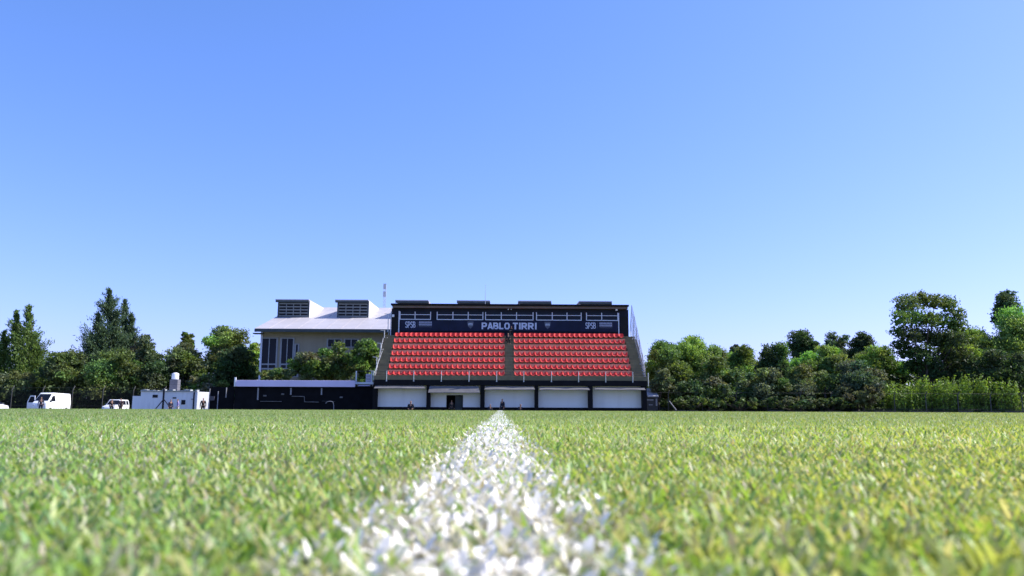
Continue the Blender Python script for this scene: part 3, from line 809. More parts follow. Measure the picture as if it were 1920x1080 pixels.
M_post = mat('weathered_fence_concrete', (.085, .085, .075), .95, .25, 3, dirt=.4)
def fence(label, posts, Y, ptop, pknee, gx0, gx1, lean=-1):
    F = thing('wire_fence', label, 'fence', (X((gx0+gx1)/2, Y), Y, zG), 'wire fences with concrete posts behind the pitch')
    for px in posts:
        x = X(px, Y); zk = Z(pknee, Y); zt_ = Z(ptop, Y)
        k = MB().box(x-.045, x+.045, Y-.045, Y+.045, zG, zk)
        k.tube((x, Y, zk-.03), (x+.10, Y-.22*lean, zt_), .06, .05, n=6)
        k.build('fence_post', M_post, F, bevel=.01)
    xa_, xb_ = X(gx0, Y), X(gx1, Y)
    MB().box(xa_, xb_, Y+.07, Y+.075, zG, Z(pknee, Y) if lean < 0 else zG+1.0).build('mesh_panel', M_mesh, F)
    for z in (Z((pknee+ptop)/2, Y), zG+.9):
        MB().tube((xa_, Y+.08, z), (xb_, Y+.08, z), .012, n=4).build('wire', M_darkrail, F)
    return F
fence('wire fence with bent-top concrete posts behind the vans on the left', [-34, 22, 80, 136, 193, 250, 308], 101, 727, 735, -90, 385)
fence('wire fence with concrete posts below the trees on the right', [1253, 1316, 1380, 1438, 1500, 1558, 1616, 1676, 1735, 1795, 1856, 1915, 1975], 95.5, 731, 738, 1235, 2010, 1)
Y = 92.5
KB = thing('low_kerb_wall', 'low dark broken kerb wall along the fence foot on the right', 'kerb', (X(1600, Y), Y, zG))
M_kerb = mat('dirty_kerb_concrete', (.05, .05, .048), .95, .3, 3, dirt=.4)
px = 1262
while px < 2000:
    w_ = random.uniform(22, 48)
    MB().box(X(px, Y), X(px+w_, Y), Y-.1, Y+.1, zG, Z(random.uniform(766.6, 769), Y)).build('kerb_segment', M_kerb, KB, bevel=.01)
    px += w_+random.uniform(4, 26)
Yb = 92.
BP = thing('leaning_pole', 'slanting pale pole leaning by the dark tree right of the stand', 'pole', tuple(P(1268, 768, Yb)))
MB().tube(P(1255, 752, Yb), P(1268, 769, Yb), .06, n=6).build('pole_shaft', M_greyc, BP)

# ---------------------------------------------------------------- vehicles
def extrude_profile(prof_, W, belt, taper, top):
    bm = bmesh.new()
    v0 = [bm.verts.new((x, -W/2, z)) for x, z in prof_]; v1 = [bm.verts.new((x, W/2, z)) for x, z in prof_]
    bm.faces.new(v0); bm.faces.new(v1[::-1])
    n = len(prof_)
    for i in range(n): bm.faces.new((v0[i], v1[i], v1[(i+1) % n], v0[(i+1) % n]))
    bmesh.ops.bisect_plane(bm, geom=bm.verts[:]+bm.edges[:]+bm.faces[:], plane_co=(0, 0, belt), plane_no=(0, 0, 1))
    for v in bm.verts:
        if v.co.z > belt+1e-4: v.co.y *= 1-taper*(v.co.z-belt)/(top-belt)
    bmesh.ops.recalc_face_normals(bm, faces=bm.faces)
    return bm
def vehicle(name, label, cat, prof_, W, belt, taper, side_wins, front, rear, wheels, loc, rz, lamps, group=None, door=None):
    V = thing(name, label, cat, (0, 0, 0), group)
    top = max(z for _, z in prof_)
    bm = extrude_profile(prof_, W, belt, taper, top)
    me = bpy.data.meshes.new('body'); bm.to_mesh(me); bm.free(); me.materials.append(M_carw)
    o = bpy.data.objects.new('body', me); col.objects.link(o); o.parent = V
    b = o.modifiers.new('bevel', 'BEVEL'); b.width = .06; b.segments = 3; b.limit_method = 'ANGLE'
    me.polygons.foreach_set('use_smooth', [True]*len(me.polygons))
    def hw(z): return W/2*(1-taper*max(0, z-belt)/(top-belt))
    for pts in side_wins:
        for s in (-1, 1):
            n = len(pts)
            vs = [(x, s*(hw(z)+.008), z) for x, z in pts]+[(x, s*(hw(z)-.03), z) for x, z in pts]
            MB().add(vs, [tuple(range(n)), tuple(range(n, 2*n))[::-1]]+[(i, (i+1) % n, n+(i+1) % n, n+i) for i in range(n)]).build('side_window', M_glass, V)
    for nm, seg in (('windscreen', front), ('rear_window', rear)):
        if not seg: continue
        (xa_, za_), (xb_, zb_), off = seg
        vs = [(xa_+off, -hw(za_)*.9, za_), (xa_+off, hw(za_)*.9, za_), (xb_+off, hw(zb_)*.86, zb_), (xb_+off, -hw(zb_)*.86, zb_)]
        vs += [(x-off*3, y, z-.02) for x, y, z in vs]
        MB().add(vs, [(0, 1, 2, 3), (7, 6, 5, 4), (0, 4, 5, 1), (1, 5, 6, 2), (2, 6, 7, 3), (3, 7, 4, 0)]).build(nm, M_glass, V)
    for x, r in wheels:
        for s in (-1, 1):
            w = MB().tube((x, s*(W/2-.20), r), (x, s*(W/2+.01), r), r, n=18).build('wheel', M_tyre, V)
            MB().tube((x, s*(W/2+.0), r), (x, s*(W/2+.02), r), r*.62, n=14).build('rim', M_rim, w)
    for x, z, wy in lamps:
        for s in (-1, 1): MB().box(x-.03, x+.03, s*(W/2-.12-wy), s*(W/2-.12), z-.09, z+.09).build('headlight', M_lamp, V, bevel=.02)
    xf = max(x for x, _ in prof_)
    MB().box(xf-.10, xf+.05, -W/2+.05, W/2-.05, .32, .55).build('bumper', M_slate, V, bevel=.03)
    for s in (-1, 1):
        xm = front[0][0]-.25
        MB().box(xm-.06, xm+.06, s*(W/2+.02), s*(W/2+.22), belt+.02, belt+.26).build('wing_mirror', M_slate, V, bevel=.02)
    if door: door(V, W)
    V.location = loc; V.rotation_euler = (0, 0, rz); V.scale = (.93, .9, 1)
    return V
van_prof = [(-2.6, .38), (-2.66, 1.2), (-2.58, 2.28), (-2.45, 2.38), (1.15, 2.46), (1.30, 2.38), (2.22, 1.46), (2.60, 1.22), (2.70, .90), (2.68, .38)]
def van_door(V, W):
    m_ = MB()
    pts = [(0, .5), (1.05, .5), (1.05, 1.35), (.72, 2.1), (.1, 2.1)]
    a = math.radians(96); s = -1            # opened on the far flank, hinged at its front edge
    hx, hy = 1.9, s*W/2
    f = lambda u, v, t: (hx-u*math.cos(a)+t*math.sin(a), hy+s*(u*math.sin(a))+t*math.cos(a), v)
    win = [(.12, 1.28), (.95, 1.28), (.66, 1.98), (.18, 1.98)]
    n = 5
    vs = [f(u, v, 0) for u, v in pts]+[f(u, v, .06) for u, v in pts]
    o = MB().add(vs, [tuple(range(n)), tuple(range(n, 2*n))[::-1]]+[(i, (i+1) % n, n+(i+1) % n, n+i) for i in range(n)]).build('open_door', M_carw, V)
    vs = [f(u, v, -.012) for u, v in win]+[f(u, v, .072) for u, v in win]
    MB().add(vs, [(0, 1, 2, 3), (7, 6, 5, 4), (0, 4, 5, 1), (1, 5, 6, 2), (2, 6, 7, 3), (3, 7, 4, 0)]).build('door_window', M_glass, o)
def dirang(a): return math.pi+math.radians(a)
Yv = 97.
vehicle('parked_van', 'white high-roofed van with an open front door, parked far left', 'van', van_prof, 1.98, 1.3, .10,
        [[(.75, 1.42), (1.85, 1.42), (1.40, 2.05), (.90, 2.1)]], ((2.18, 1.52), (1.38, 2.30), .03), None,
        [(-1.7, .34), (1.75, .34)], (X(90, Yv), Yv+1, zG), dirang(87), [(2.68, .98, .25)], 'white vehicles parked by the fence', van_door)
car_prof = [(-2.05, .35), (-2.1, .9), (-2.0, 1.55), (-1.85, 1.66), (.35, 1.68), (1.05, 1.02), (1.95, .86), (2.08, .6), (2.05, .35)]
vehicle('parked_car', 'white estate car with people around it, between the van and the hut', 'car', car_prof, 1.72, .98, .16,
        [[(-1.85, 1.05), (-1.2, 1.05), (-1.2, 1.52), (-1.78, 1.52)], [(-1.05, 1.05), (-.15, 1.05), (-.15, 1.53), (-1.05, 1.53)], [(0, 1.05), (.78, 1.05), (.28, 1.53), (0, 1.53)]],
        ((1.0, 1.08), (.42, 1.60), .02), ((-2.0, 1.45), (-2.08, 1.02), -.02), [(-1.3, .31), (1.3, .31)], (X(219, 98), 98, zG), dirang(91), [(2.02, .70, .25)], 'white vehicles parked by the fence')
car2_prof = [(-1.9, .35), (-1.95, .95), (-1.75, 1.15), (-1.3, 1.50), (-.3, 1.56), (.2, 1.48), (.95, 1.02), (1.75, .88), (1.95, .6), (1.9, .35)]
vehicle('parked_car', 'white small car cut by the left edge of the view, nose to the right', 'car', car2_prof, 1.7, .95, .2,
        [[(-1.3, 1.02), (-.35, 1.02), (-.35, 1.42), (-1.1, 1.40)], [(-.25, 1.02), (.75, 1.02), (.2, 1.38), (-.25, 1.44)]],
        ((.92, 1.08), (.26, 1.46), .02), ((-1.5, 1.35), (-1.74, 1.18), -.02), [(-1.25, .31), (1.2, .31)], (X(-13, 93), 93, zG), math.radians(-20), [(1.86, .74, .25)], 'white vehicles parked by the fence')

# ---------------------------------------------------------------- people
M_skin = mat('skin', (.36, .20, .13), .55, .06, 8)
M_hair = mat('dark_hair', (.02, .015, .012), .6, .2, 20)
_cl = {}
def cloth(c):
    if c not in _cl: _cl[c] = mat('cloth', c, .9, .15, 6)
    return _cl[c]
def skinmesh(name, J, R, E, m, parent, root=0, sub=1):
    names = list(J); idx = {n: i for i, n in enumerate(names)}
    me = bpy.data.meshes.new(name)
    me.from_pydata([J[n] for n in names], [(idx[a], idx[b]) for a, b in E], [])
    me.materials.append(m)
    o = bpy.data.objects.new(name, me); col.objects.link(o); o.parent = parent
    md = o.modifiers.new('skin', 'SKIN'); md.use_smooth_shade = True
    sd = me.skin_vertices[0].data
    for n in names:
        r = R[n]; sd[idx[n]].radius = (r, r) if not isinstance(r, tuple) else r
    sd[root].use_root = True
    s = o.modifiers.new('sub', 'SUBSURF'); s.levels = sub; s.render_levels = sub
    return o
def person(label, loc, rz, pose='stand', shirt=(.03, .03, .04), legs=(.02, .02, .03), scale=1.0, arms=None, short=False):
    T = thing('person', label, 'person', (0, 0, 0), 'people around the field')
    if pose in ('stand', 'walk'):
        hz = .93; tor = (0, 0); kn = {-1: (-.03, .50), 1: (-.03, .50)}; an = {-1: (.0, .09), 1: (.0, .09)}
        if pose == 'walk': kn = {-1: (-.20, .52), 1: (.02, .50)}; an = {-1: (-.24, .10), 1: (.26, .14)}
    elif pose == 'sit':
        hz = .50; kn = {-1: (-.44, .50), 1: (-.44, .50)}; an = {-1: (-.46, .09), 1: (-.46, .09)}
    else:                                                # crouch
        hz = .36; kn = {-1: (-.36, .52), 1: (-.36, .50)}; an = {-1: (-.05, .09), 1: (-.05, .09)}
    ln = {'stand': 0, 'walk': -.03, 'sit': -.06, 'crouch': -.20}[pose]      # forward lean (towards -Y)
    J = {'pelvis': (0, 0, hz), 'waist': (0, ln*.3, hz+.16), 'chest': (0, ln*.8, hz+.38), 'neck': (0, ln*1.1, hz+.56), 'jaw': (0, ln*1.2-.02, hz+.66), 'head': (0, ln*1.25, hz+.74), 'crown': (0, ln*1.25+.01, hz+.80)}
    R = {'pelvis': (.15, .11), 'waist': (.13, .10), 'chest': (.16, .11), 'neck': .055, 'jaw': .068, 'head': (.078, .095), 'crown': .06}
    E = [('pelvis', 'waist'), ('waist', 'chest'), ('chest', 'neck'), ('neck', 'jaw'), ('jaw', 'head'), ('head', 'crown')]
    J['nose'] = (0, ln*1.25-.115, hz+.705); R['nose'] = .012; E.append(('head', 'nose'))
    arms = arms or {}
    for s, n in ((-1, 'l'), (1, 'r')):
        J['hip'+n] = (s*.10, 0, hz-.04); R['hip'+n] = .095; E.append(('pelvis', 'hip'+n))
        ky, kz = kn[s]; ay, az_ = an[s]
        J['knee'+n] = (s*.12, ky, kz); R['knee'+n] = .06; E.append(('hip'+n, 'knee'+n))
        J['ankle'+n] = (s*.12, ay, az_); R['ankle'+n] = .042; E.append(('knee'+n, 'ankle'+n))
        J['toe'+n] = (s*.135, ay-.17, .045); R['toe'+n] = .038; E.append(('ankle'+n, 'toe'+n))
        J['sho'+n] = (s*.185, ln*.95, hz+.49); R['sho'+n] = .06; E.append(('chest', 'sho'+n))
        e, w = arms.get(s, ((s*.26, ln*.7+.02, hz+.20), (s*.27, ln*.7-.08, hz-.05)))
        if pose in ('sit', 'crouch') and s not in arms: w = (s*.17, -.28, hz+.14)
        J['elb'+n] = e; R['elb'+n] = .045; E.append(('sho'+n, 'elb'+n))
        J['wri'+n] = w; R['wri'+n] = .03; E.append(('elb'+n, 'wri'+n))
        d = (Vector(w)-Vector(e)).normalized(); side = d.cross(Vector((0, 1, 0)) if abs(d.y) < .9 else Vector((1, 0, 0))).normalized()
        pm = Vector(w)+d*.07; J['palm'+n] = tuple(pm); R['palm'+n] = (.035, .018); E.append(('wri'+n, 'palm'+n))
        for q in range(4):
            f1 = pm+side*((q-1.5)*.021)+d*.035; f2 = f1+d*(.045 if q in (1, 2) else .036)+Vector((0, -.01, 0))
            J[f'f{q}{n}'] = tuple(f1); J[f'g{q}{n}'] = tuple(f2); R[f'f{q}{n}'] = .009; R[f'g{q}{n}'] = .008
            E += [('palm'+n, f'f{q}{n}'), (f'f{q}{n}', f'g{q}{n}')]
        th = Vector(w)+d*.03+side*.045; J['th'+n] = tuple(th); R['th'+n] = .010; E.append(('wri'+n, 'th'+n))
    skinmesh('body', J, R, E, M_skin, T)
    g = 1.18
    ts = ['pelvis', 'waist', 'chest', 'shol', 'shor', 'elbl', 'elbr'] + ([] if short else ['wril', 'wrir'])
    Rs = {k: (tuple(v*g for v in R[k]) if isinstance(R[k], tuple) else R[k]*(g+.1)) for k in ts}
    Js = {k: J[k] for k in ts}; Js['collar'] = tuple(Vector(J['chest']).lerp(Vector(J['neck']), .75)); Rs['collar'] = .075
    Es = [e for e in E if e[0] in ts and e[1] in ts]+[('chest', 'collar')]
    skinmesh('shirt', Js, Rs, Es, cloth(shirt), T)
    ts = ['pelvis', 'hipl', 'hipr', 'kneel', 'kneer'] + ([] if short else ['anklel', 'ankler'])
    Rl = {k: (tuple(v*1.2 for v in R[k]) if isinstance(R[k], tuple) else R[k]*1.28) for k in ts}
    skinmesh('trousers', {k: J[k] for k in ts}, Rl, [e for e in E if e[0] in ts and e[1] in ts], cloth(legs), T)
    for n in 'lr':
        a, b = Vector(J['ankle'+n]), Vector(J['toe'+n])
        skinmesh('shoe', {'a': tuple(a+Vector((0, .03, -.035))), 'b': tuple(b)}, {'a': .06, 'b': .05}, [('a', 'b')], M_tyre, T)
    hd = Vector(J['head'])
    skinmesh('hair', {'a': tuple(hd+Vector((0, .035, .0))), 'b': tuple(hd+Vector((0, .03, .075)))}, {'a': (.088, .085), 'b': (.075, .08)}, [('a', 'b')], M_hair, T)
    T.location = loc; T.rotation_euler = (0, 0, rz); T.scale = (scale,)*3
    return T
def gp(px, Y): return (X(px, Y), Y, zG)
person('person in dark clothes standing in front of the white van', gp(78.5, 92.5), .4, shirt=(.02, .022, .04), legs=(.015, .018, .04), scale=1.08)
person('person in brown top standing in front of the white estate car', gp(228, 90), -.2, shirt=(.10, .055, .05), legs=(.10, .07, .06))
person('person in dark top leaning at the front of the estate car', gp(211, 93), .6, shirt=(.02, .02, .025), legs=(.02, .02, .03), scale=.97)
person('person in dark clothes bending beside the white hut wall', gp(321, 82), .9, 'walk', shirt=(.02, .02, .04), legs=(.02, .02, .04), scale=.9)
person('person in lilac and white clothes walking before the hut', gp(335, 81), -.9, 'walk', shirt=(.42, .33, .55), legs=(.6, .6, .6), scale=.93)
person('person in black standing at the bright end of the hut', gp(382, 82), .3, shirt=(.01, .01, .012), legs=(.01, .01, .012), scale=1.0)
# white chair by the hut end
Y = 81.6
CH = thing('plastic_chair', 'white plastic chair beside the person in black at the hut end', 'chair', (X(389, Y), Y, zG))
c = origin(CH)
MB().box(c.x-.24, c.x+.24, Y-.24, Y+.24, zG+.62, zG+.66).build('seat', M_white, CH, bevel=.01)
MB().box(c.x+.20, c.x+.24, Y-.22, Y+.24, zG+.661, zG+1.28).build('backrest', M_white, CH, bevel=.01)
for sx in (-.21, .21):
    for sy in (-.21, .21): MB().tube((c.x+sx, Y+sy, zG), (c.x+sx, Y+sy, zG+.619), .03).build('leg', M_white, CH)
# low benches outside the bays so that seated people rest on something
def bench(px0, px1, label):
    Y = YF-.9; a, b = X(px0, Y), X(px1, Y)
    B = thing('bench', label, 'bench', ((a+b)/2, Y, zG), 'benches in front of the bays')
    for i in range(3): MB().box(a, b, Y-.22+i*.15, Y-.09+i*.15, zG+.40, zG+.44).build('seat_slat', M_black, B)
    for x in (a+.1, b-.1):
        for y in (-.18, .18): MB().box(x-.03, x+.03, Y+y-.03, Y+y+.03, zG, zG+.399).build('leg', M_black, B)
bench(757, 784, 'dark low bench in front of the leftmost white bay')
bench(913, 926, 'dark low bench at the left end of the middle bay')
person('person in dark hooded top sitting on the bench before the leftmost bay', (X(771, YF-.9), YF-.98, zG), 0, 'sit', shirt=(.012, .014, .02), legs=(.012, .014, .02), scale=1.15)
person('person with pale face standing inside the dark doorway', (X(847.5, yW+.2), yW-.2, zG), .2, shirt=(.03, .03, .03), legs=(.03, .03, .03), scale=.93)
person('person in dark clothes sitting low at the left of the middle bay', (X(919, YF-.9), YF-.98, zG), .3, 'sit', shirt=(.015, .018, .03), legs=(.015, .018, .03), scale=.92)
person('person in navy clothes standing upright in the middle bay', gp(942.5, YF-.6), -.8, 'walk', shirt=(.012, .015, .03), legs=(.012, .015, .03), scale=1.0)
person('person in dark clothes crouching right of centre in the middle bay', gp(973.5, YF-.6), .5, 'crouch', shirt=(.012, .015, .03), legs=(.012, .015, .03), scale=1.05)
# camera crew at the head of the middle aisle
Yc = YF+.45+5.6*RUN
zc = dk[5]
person('person in dark jacket crouching at the head of the middle aisle', (X(952, Yc), Yc+.1, zc), .2, 'sit', shirt=(.014, .014, .018), legs=(.012, .012, .014), scale=.95)
person('person in black standing behind a tripod at the head of the middle aisle', (X(958.5, YT+.5), YT+.5, dk[6]+.352), -.2, shirt=(.01, .01, .012), legs=(.01, .01, .012), scale=.62, arms={-1: ((-.28, -.1, 1.2), (-.12, -.3, 1.32)), 1: ((.28, -.1, 1.2), (.12, -.3, 1.32))})
x = X(955.5, Yc-.5); zt3 = dk[5]
TP = thing('tripod', 'black camera tripod on the top step of the middle aisle', 'tripod', (x, YT-.1, dk[6]))
for a in (0, 2.1, 4.2): MB().tube((x+.28*math.cos(a), YT-.3+.2*math.sin(a), dk[6]), (x, YT-.3, dk[6]+.75), .018, n=5).build('leg', M_darkrail, TP)
o = MB().box(x-.09, x+.09, YT-.5, YT-.2, dk[6]+.76, dk[6]+.92).tube((x, YT-.65, dk[6]+.84), (x, YT-.5, dk[6]+.84), .05, n=10).build('video_camera', M_darkrail, None, bevel=.01)
tag(o, 'small black video camera on the tripod at the aisle head', 'camera')
for px, lab in ((751, 'small white loudspeaker on the walkway behind the left seat block'), (1158.5, 'small white loudspeaker on the walkway behind the right seat block')):
    p = P(px, 622.5, YT+.3)
    o = MB().box(p.x-.09, p.x+.09, p.y-.08, p.y+.08, dk[6]+.352, dk[6]+.60).box(p.x-.06, p.x+.06, p.y-.086, p.y-.081, dk[6]+.38, dk[6]+.5, 1).build('loudspeaker', [M_white, M_bars], None)
    tag(o, lab, 'loudspeaker')

# ---------------------------------------------------------------- trees
M_leaf = leafmat('foliage', .34, .6, .3)
PAL = {
 'olive': (.068, .098, .036), 'mid': (.065, .105, .030), 'light': (.13, .20, .05), 'yellow': (.13, .20, .045),
 'dark': (.032, .055, .022), 'grey': (.072, .098, .055), 'brown': (.068, .078, .044), 'blue': (.045, .075, .045), 'bright': (.115, .185, .035)}
PAL = {k: tuple(v*q for v, q in zip(c, (1.85, 1.80, 1.50))) for k, c in PAL.items()}
class Leaves:
    def __init__(s): s.V, s.C = [], []
    def add(s, c, L, W, base, var=.28, dirn=None, dspread=1.0, tone=None):
        """c: centres; L/W: length, width; dirn: preferred long axis"""
        n = len(c)
        if n == 0: return
        u = rng.normal(0, 1, (n, 3))
        if dirn is not None: u = np.asarray(dirn)*1.0 + u*dspread
        u /= np.linalg.norm(u, axis=1)[:, None]+1e-9
        r = rng.normal(0, 1, (n, 3)); v = np.cross(u, r); v /= np.linalg.norm(v, axis=1)[:, None]+1e-9
        k = rng.uniform(.65, 1.35, n)[:, None]
        a = u*(L*.5)*k; b = v*(W*.5)*k
        V = np.stack([c-a, c+b-a*.1, c+a, c-b-a*.1], 1)
        s.V.append(V.astype(np.float32))
        t = rng.normal(1, var, n)*(1 if tone is None else tone)
        cc = np.array(base)[None]*np.clip(t, .35, 2.2)[:, None]
        hue = rng.normal(0, .05, n)
        cc[:, 0] *= 1+hue; cc[:, 2] *= 1-hue
        s.C.append(np.repeat(np.concatenate([cc, np.ones((n, 1))], 1)[:, None], 4, 1).astype(np.float32))
    def build(s, name, parent, m=None):
        V = np.concatenate(s.V); C = np.concatenate(s.C); n = len(V)
        org = np.array(origin(parent), np.float32) if parent else 0
        me = bpy.data.meshes.new(name)
        me.vertices.add(n*4); me.vertices.foreach_set('co', (V-org).reshape(-1))
        me.loops.add(n*4); me.loops.foreach_set('vertex_index', np.arange(n*4, dtype=np.int32))
        me.polygons.add(n); me.polygons.foreach_set('loop_start', (np.arange(n)*4).astype(np.int32))
        at = me.color_attributes.new('Col', 'FLOAT_COLOR', 'POINT'); at.data.foreach_set('color', C.reshape(-1))
        me.materials.append(m or M_leaf); me.update(calc_edges=True)
        o = bpy.data.objects.new(name, me); col.objects.link(o); o.parent = parent
        return o
def unit(n):
    d = rng.normal(0, 1, (n, 3)); return d/np.linalg.norm(d, axis=1)[:, None]
def lobe(Lv, c, r, base, leaf=.30, dens=1.0, aspect=.55, sq=.8, droop=0, hole=0):
    """one foliage mass: clumps on the shell of an ellipsoid, leaves round each clump"""
    nc = max(6, int(26*r**1.2))
    d = unit(nc); d[:, 2] = np.where(d[:, 2] < -.55, -d[:, 2], d[:, 2])
    cl = c + d*np.array([1, 1, sq])*r*rng.uniform(.68, 1.0, nc)[:, None]
    cr = r*rng.uniform(.20, .36, nc)
    ct = rng.normal(1, .20, nc)
    per = int(max(8, dens*4*math.pi*r*r*.9/(leaf*leaf*aspect)/nc*1.1))
    idx = np.repeat(np.arange(nc), per)
    off = rng.normal(0, .5, (len(idx), 3))*cr[idx][:, None]; off[:, 2] *= .7
    pos = cl[idx]+off
    dirn = None; ds = 1
    if droop: dirn = (0, 0, -1); ds = 1/droop
    Lv.add(pos, leaf, leaf*aspect, base, tone=ct[idx], dirn=dirn, dspread=ds)
    ni = int(per*nc*.22)                                   # filler inside the mass
    pi_ = c+unit(ni)*np.array([1, 1, sq])*r*(rng.random(ni)**.5)[:, None]*.72
    Lv.add(pi_, leaf*1.7, leaf*1.3, base)
def trunk(parent, base, tips, r0, H):
    m_ = MB()
    b = Vector(base); t = Vector((b.x+random.uniform(-.3, .3), b.y, b.z+H*.42))
    m1 = b.lerp(t, .5)+Vector((random.uniform(-.15, .15), 0, 0))
    m_.tube(b, m1, r0, r0*.85, n=8); m_.tube(m1, t, r0*.85, r0*.7, n=8)
    for tp in tips:
        tp = Vector(tp); k = t.lerp(tp, .5)+Vector((random.uniform(-.3, .3), random.uniform(-.3, .3), .3))
        m_.tube(t, k, r0*.5, r0*.3, n=6); m_.tube(k, tp, r0*.3, r0*.08, n=5)
    m_.build('trunk', M_bark, parent, smooth=True)
GL = 'trees behind the fence on the left'; GR = 'trees behind the fence on the right'
def broad(label, x0, x1, yt, yb, Y, colr, name='broadleaf_tree', group=None, nl=None, leaf=.30, aspect=.55, sq=.8, droop=0, dens=1.0, lr=(.32, .50), cat='tree', fill=1.0, col2=None, seed=None):
    a, b = P(x0, (yt+yb)/2, Y), P(x1, (yt+yb)/2, Y)
    cx, rx = (a.x+b.x)/2, abs(b.x-a.x)/2
    zt_, zb_ = P((x0+x1)/2, yt, Y).z, P((x0+x1)/2, yb, Y).z
    zb_ = max(zb_, zG)
    cz, rz = (zt_+zb_)/2, (zt_-zb_)/2
    ry = min(rx, 4.0)
    T = thing(name, label, cat, (cx, Y, zG), group)
    Lv = Leaves(); base = PAL[colr] if isinstance(colr, str) else colr
    rm = min(rx, rz)*1.0
    if nl is None: nl = int(np.clip(15*fill*(rx*rz)/(rm*rm)+4, 12, 60))
    tips = []
    for i in range(nl):
        r = rm*random.uniform(*lr)
        th = random.uniform(0, 2*math.pi); q = random.random()**.5
        ux, uz = math.cos(th)*q, math.sin(th)*q
        if 4 <= i < nl*.45:                                      # lobes that draw the outline
            ux, uz = math.cos(th), math.sin(th)
        if i < 4:                                           # solid heart of the crown
            r = rm*random.uniform(.50, .62); ux = (i-1.5)*.32; uz = random.uniform(-.35, .15)
        uy = random.uniform(-1, 1)*math.sqrt(max(0, 1-.8*q*q))
        c = np.array([cx+ux*max(.01, rx-r*.95), Y+uy*(ry-r*.5), cz+uz*max(.01, rz-r*.8)])
        bb = base if (col2 is None or random.random() < .6) else PAL[col2]
        bb = tuple(v*random.uniform(.82, 1.18) for v in bb)
        lobe(Lv, c, r, bb, leaf, dens, aspect, sq, droop)
        if i % 3 == 0: tips.append(tuple(c))
    H = cz-zG
    trunk(T, (cx, Y, zG), tips[:7], max(.12, min(.35, rz*.07)), max(1.0, H))
    Lv.build('crown' if cat == 'tree' else 'foliage', T)
    return T
def conifer(label, spires, Y, colr, group, leafL=.42):
    """feathery conifer: each spire (px centre, px half width, py top, py base)"""
    s0 = spires[0]
    T = thing('conifer', label, 'tree', (X(s0[0], Y, 650), Y, zG), group)
    Lv = Leaves(); base = np.array(PAL[colr])
    tr = MB()
    for (pc, hwp, pt, pb_) in spires:
        tp, bt = P(pc, pt, Y), P(pc, pb_, Y)
        hw_ = hwp*Y/FPX; H = tp.z-bt.z
        cx = bt.x; tr.tube((cx, Y, zG), (cx, Y, bt.z+H*.5), .22, .13, n=8); tr.tube((cx, Y, bt.z+H*.5), (tp.x, Y, tp.z-.3), .13, .03, n=6)
        nb = int(78*H/6)
        for i in range(nb):
            t = random.random()**1.15
            Rr = hw_*((1-t)**.85)*random.choice((random.uniform(.35, .8), random.uniform(.8, 1.42)))+.12
            az = random.uniform(0, 2*math.pi)
            d = np.array([math.cos(az), math.sin(az), 0])
            b0 = np.array([cx+(tp.x-cx)*t, Y, bt.z+H*t])
            rise = .55+.5*t
            n = int(14+26*Rr)
            s = rng.random(n)**.7
            pos = b0+d*Rr*s[:, None]; pos[:, 2] += Rr*rise*s**1.3
            pos += rng.normal(0, .13, (n, 3))*(1.0+.5*Rr)*.8
            tone = random.gauss(1, .22)
            Lv.add(pos, leafL, .10, base*tone, dirn=d*.7+np.array([0, 0, 1.0]), dspread=.55)
            if i % 12 == 0: tr.tube(b0, tuple(b0+d*Rr*.8+np.array([0, 0, Rr*rise*.75])), .035, .01, n=4)
        # needle filler near the axis
        nf = int(260*H/3)
        t = rng.random(nf); pos = np.stack([cx+(tp.x-cx)*t, np.full(nf, Y), bt.z+H*t], 1)
        pos[:, :2] += rng.normal(0, .33, (nf, 2))*hw_*((1-t)**.8)[:, None]
        Lv.add(pos, .5, .2, base*.9, dirn=np.array([0, 0, 1.]), dspread=.7)
    tr.build('trunk', M_bark, T)
    Lv.build('crown', T)
    return T

# left side, front to back
conifer('feathery twin-topped conifer at the far left edge of the tree line', [(55, 38, 573, 735), (31, 36, 584, 735), (8, 34, 622, 740), (66, 38, 640, 740)], 112, 'mid', GL)
conifer('tallest dark conifer with the highest pointed top on the left', [(205, 50, 541, 700), (184, 34, 588, 690), (218, 28, 586, 690), (172, 26, 625, 700)], 118, 'blue', GL)
conifer('slim second spire just right of the tallest conifer', [(234, 22, 562, 700), (246, 22, 588, 690)], 121, 'blue', GL)
broad('dark broadleaf tree between the twin conifer and the tallest conifer', 78, 168, 654, 752, 108, 'dark', group=GL, col2='olive')
broad('low dark tree at the left edge below the twin-topped conifer', -45, 62, 690, 756, 106, 'grey', group=GL, col2='olive')
broad('olive tree in front of the tallest conifer', 160, 262, 648, 758, 107, 'olive', group=GL, col2='mid')
broad('reddish brown tree right of the conifer spires', 238, 302, 622, 720, 115, 'brown', group=GL, col2='dark')
broad('dark olive tree behind the estate car and hut', 245, 322, 668, 758, 109, 'dark', group=GL, col2='olive')
broad('uneven grey green tree rising to a small knob behind the water tank', 300, 392, 640, 750, 112, 'grey', group=GL, col2='mid')
broad('small knobbly crown showing above the grey green tree', 334, 366, 623, 668, 119, 'mid', group=GL)
broad('tall light green round-headed tree left of the long building', 378, 476, 599, 722, 116, 'light', group=GL, col2='olive', leaf=.28)
broad('low mid green tree between the water tank and the dark shed', 352, 428, 698, 756, 100, 'mid', group=GL, col2='grey')
broad('near-black tree at the left corner of the long building', 404, 486, 645, 740, 104, 'dark', group=GL)
broad('thin green tree peeking out beside the building corner', 455, 500, 640, 735, 125, 'light', group=GL)
broad('tree row filler at the far left beyond the view edge', -150, -30, 640, 756, 110, 'olive', group=GL)
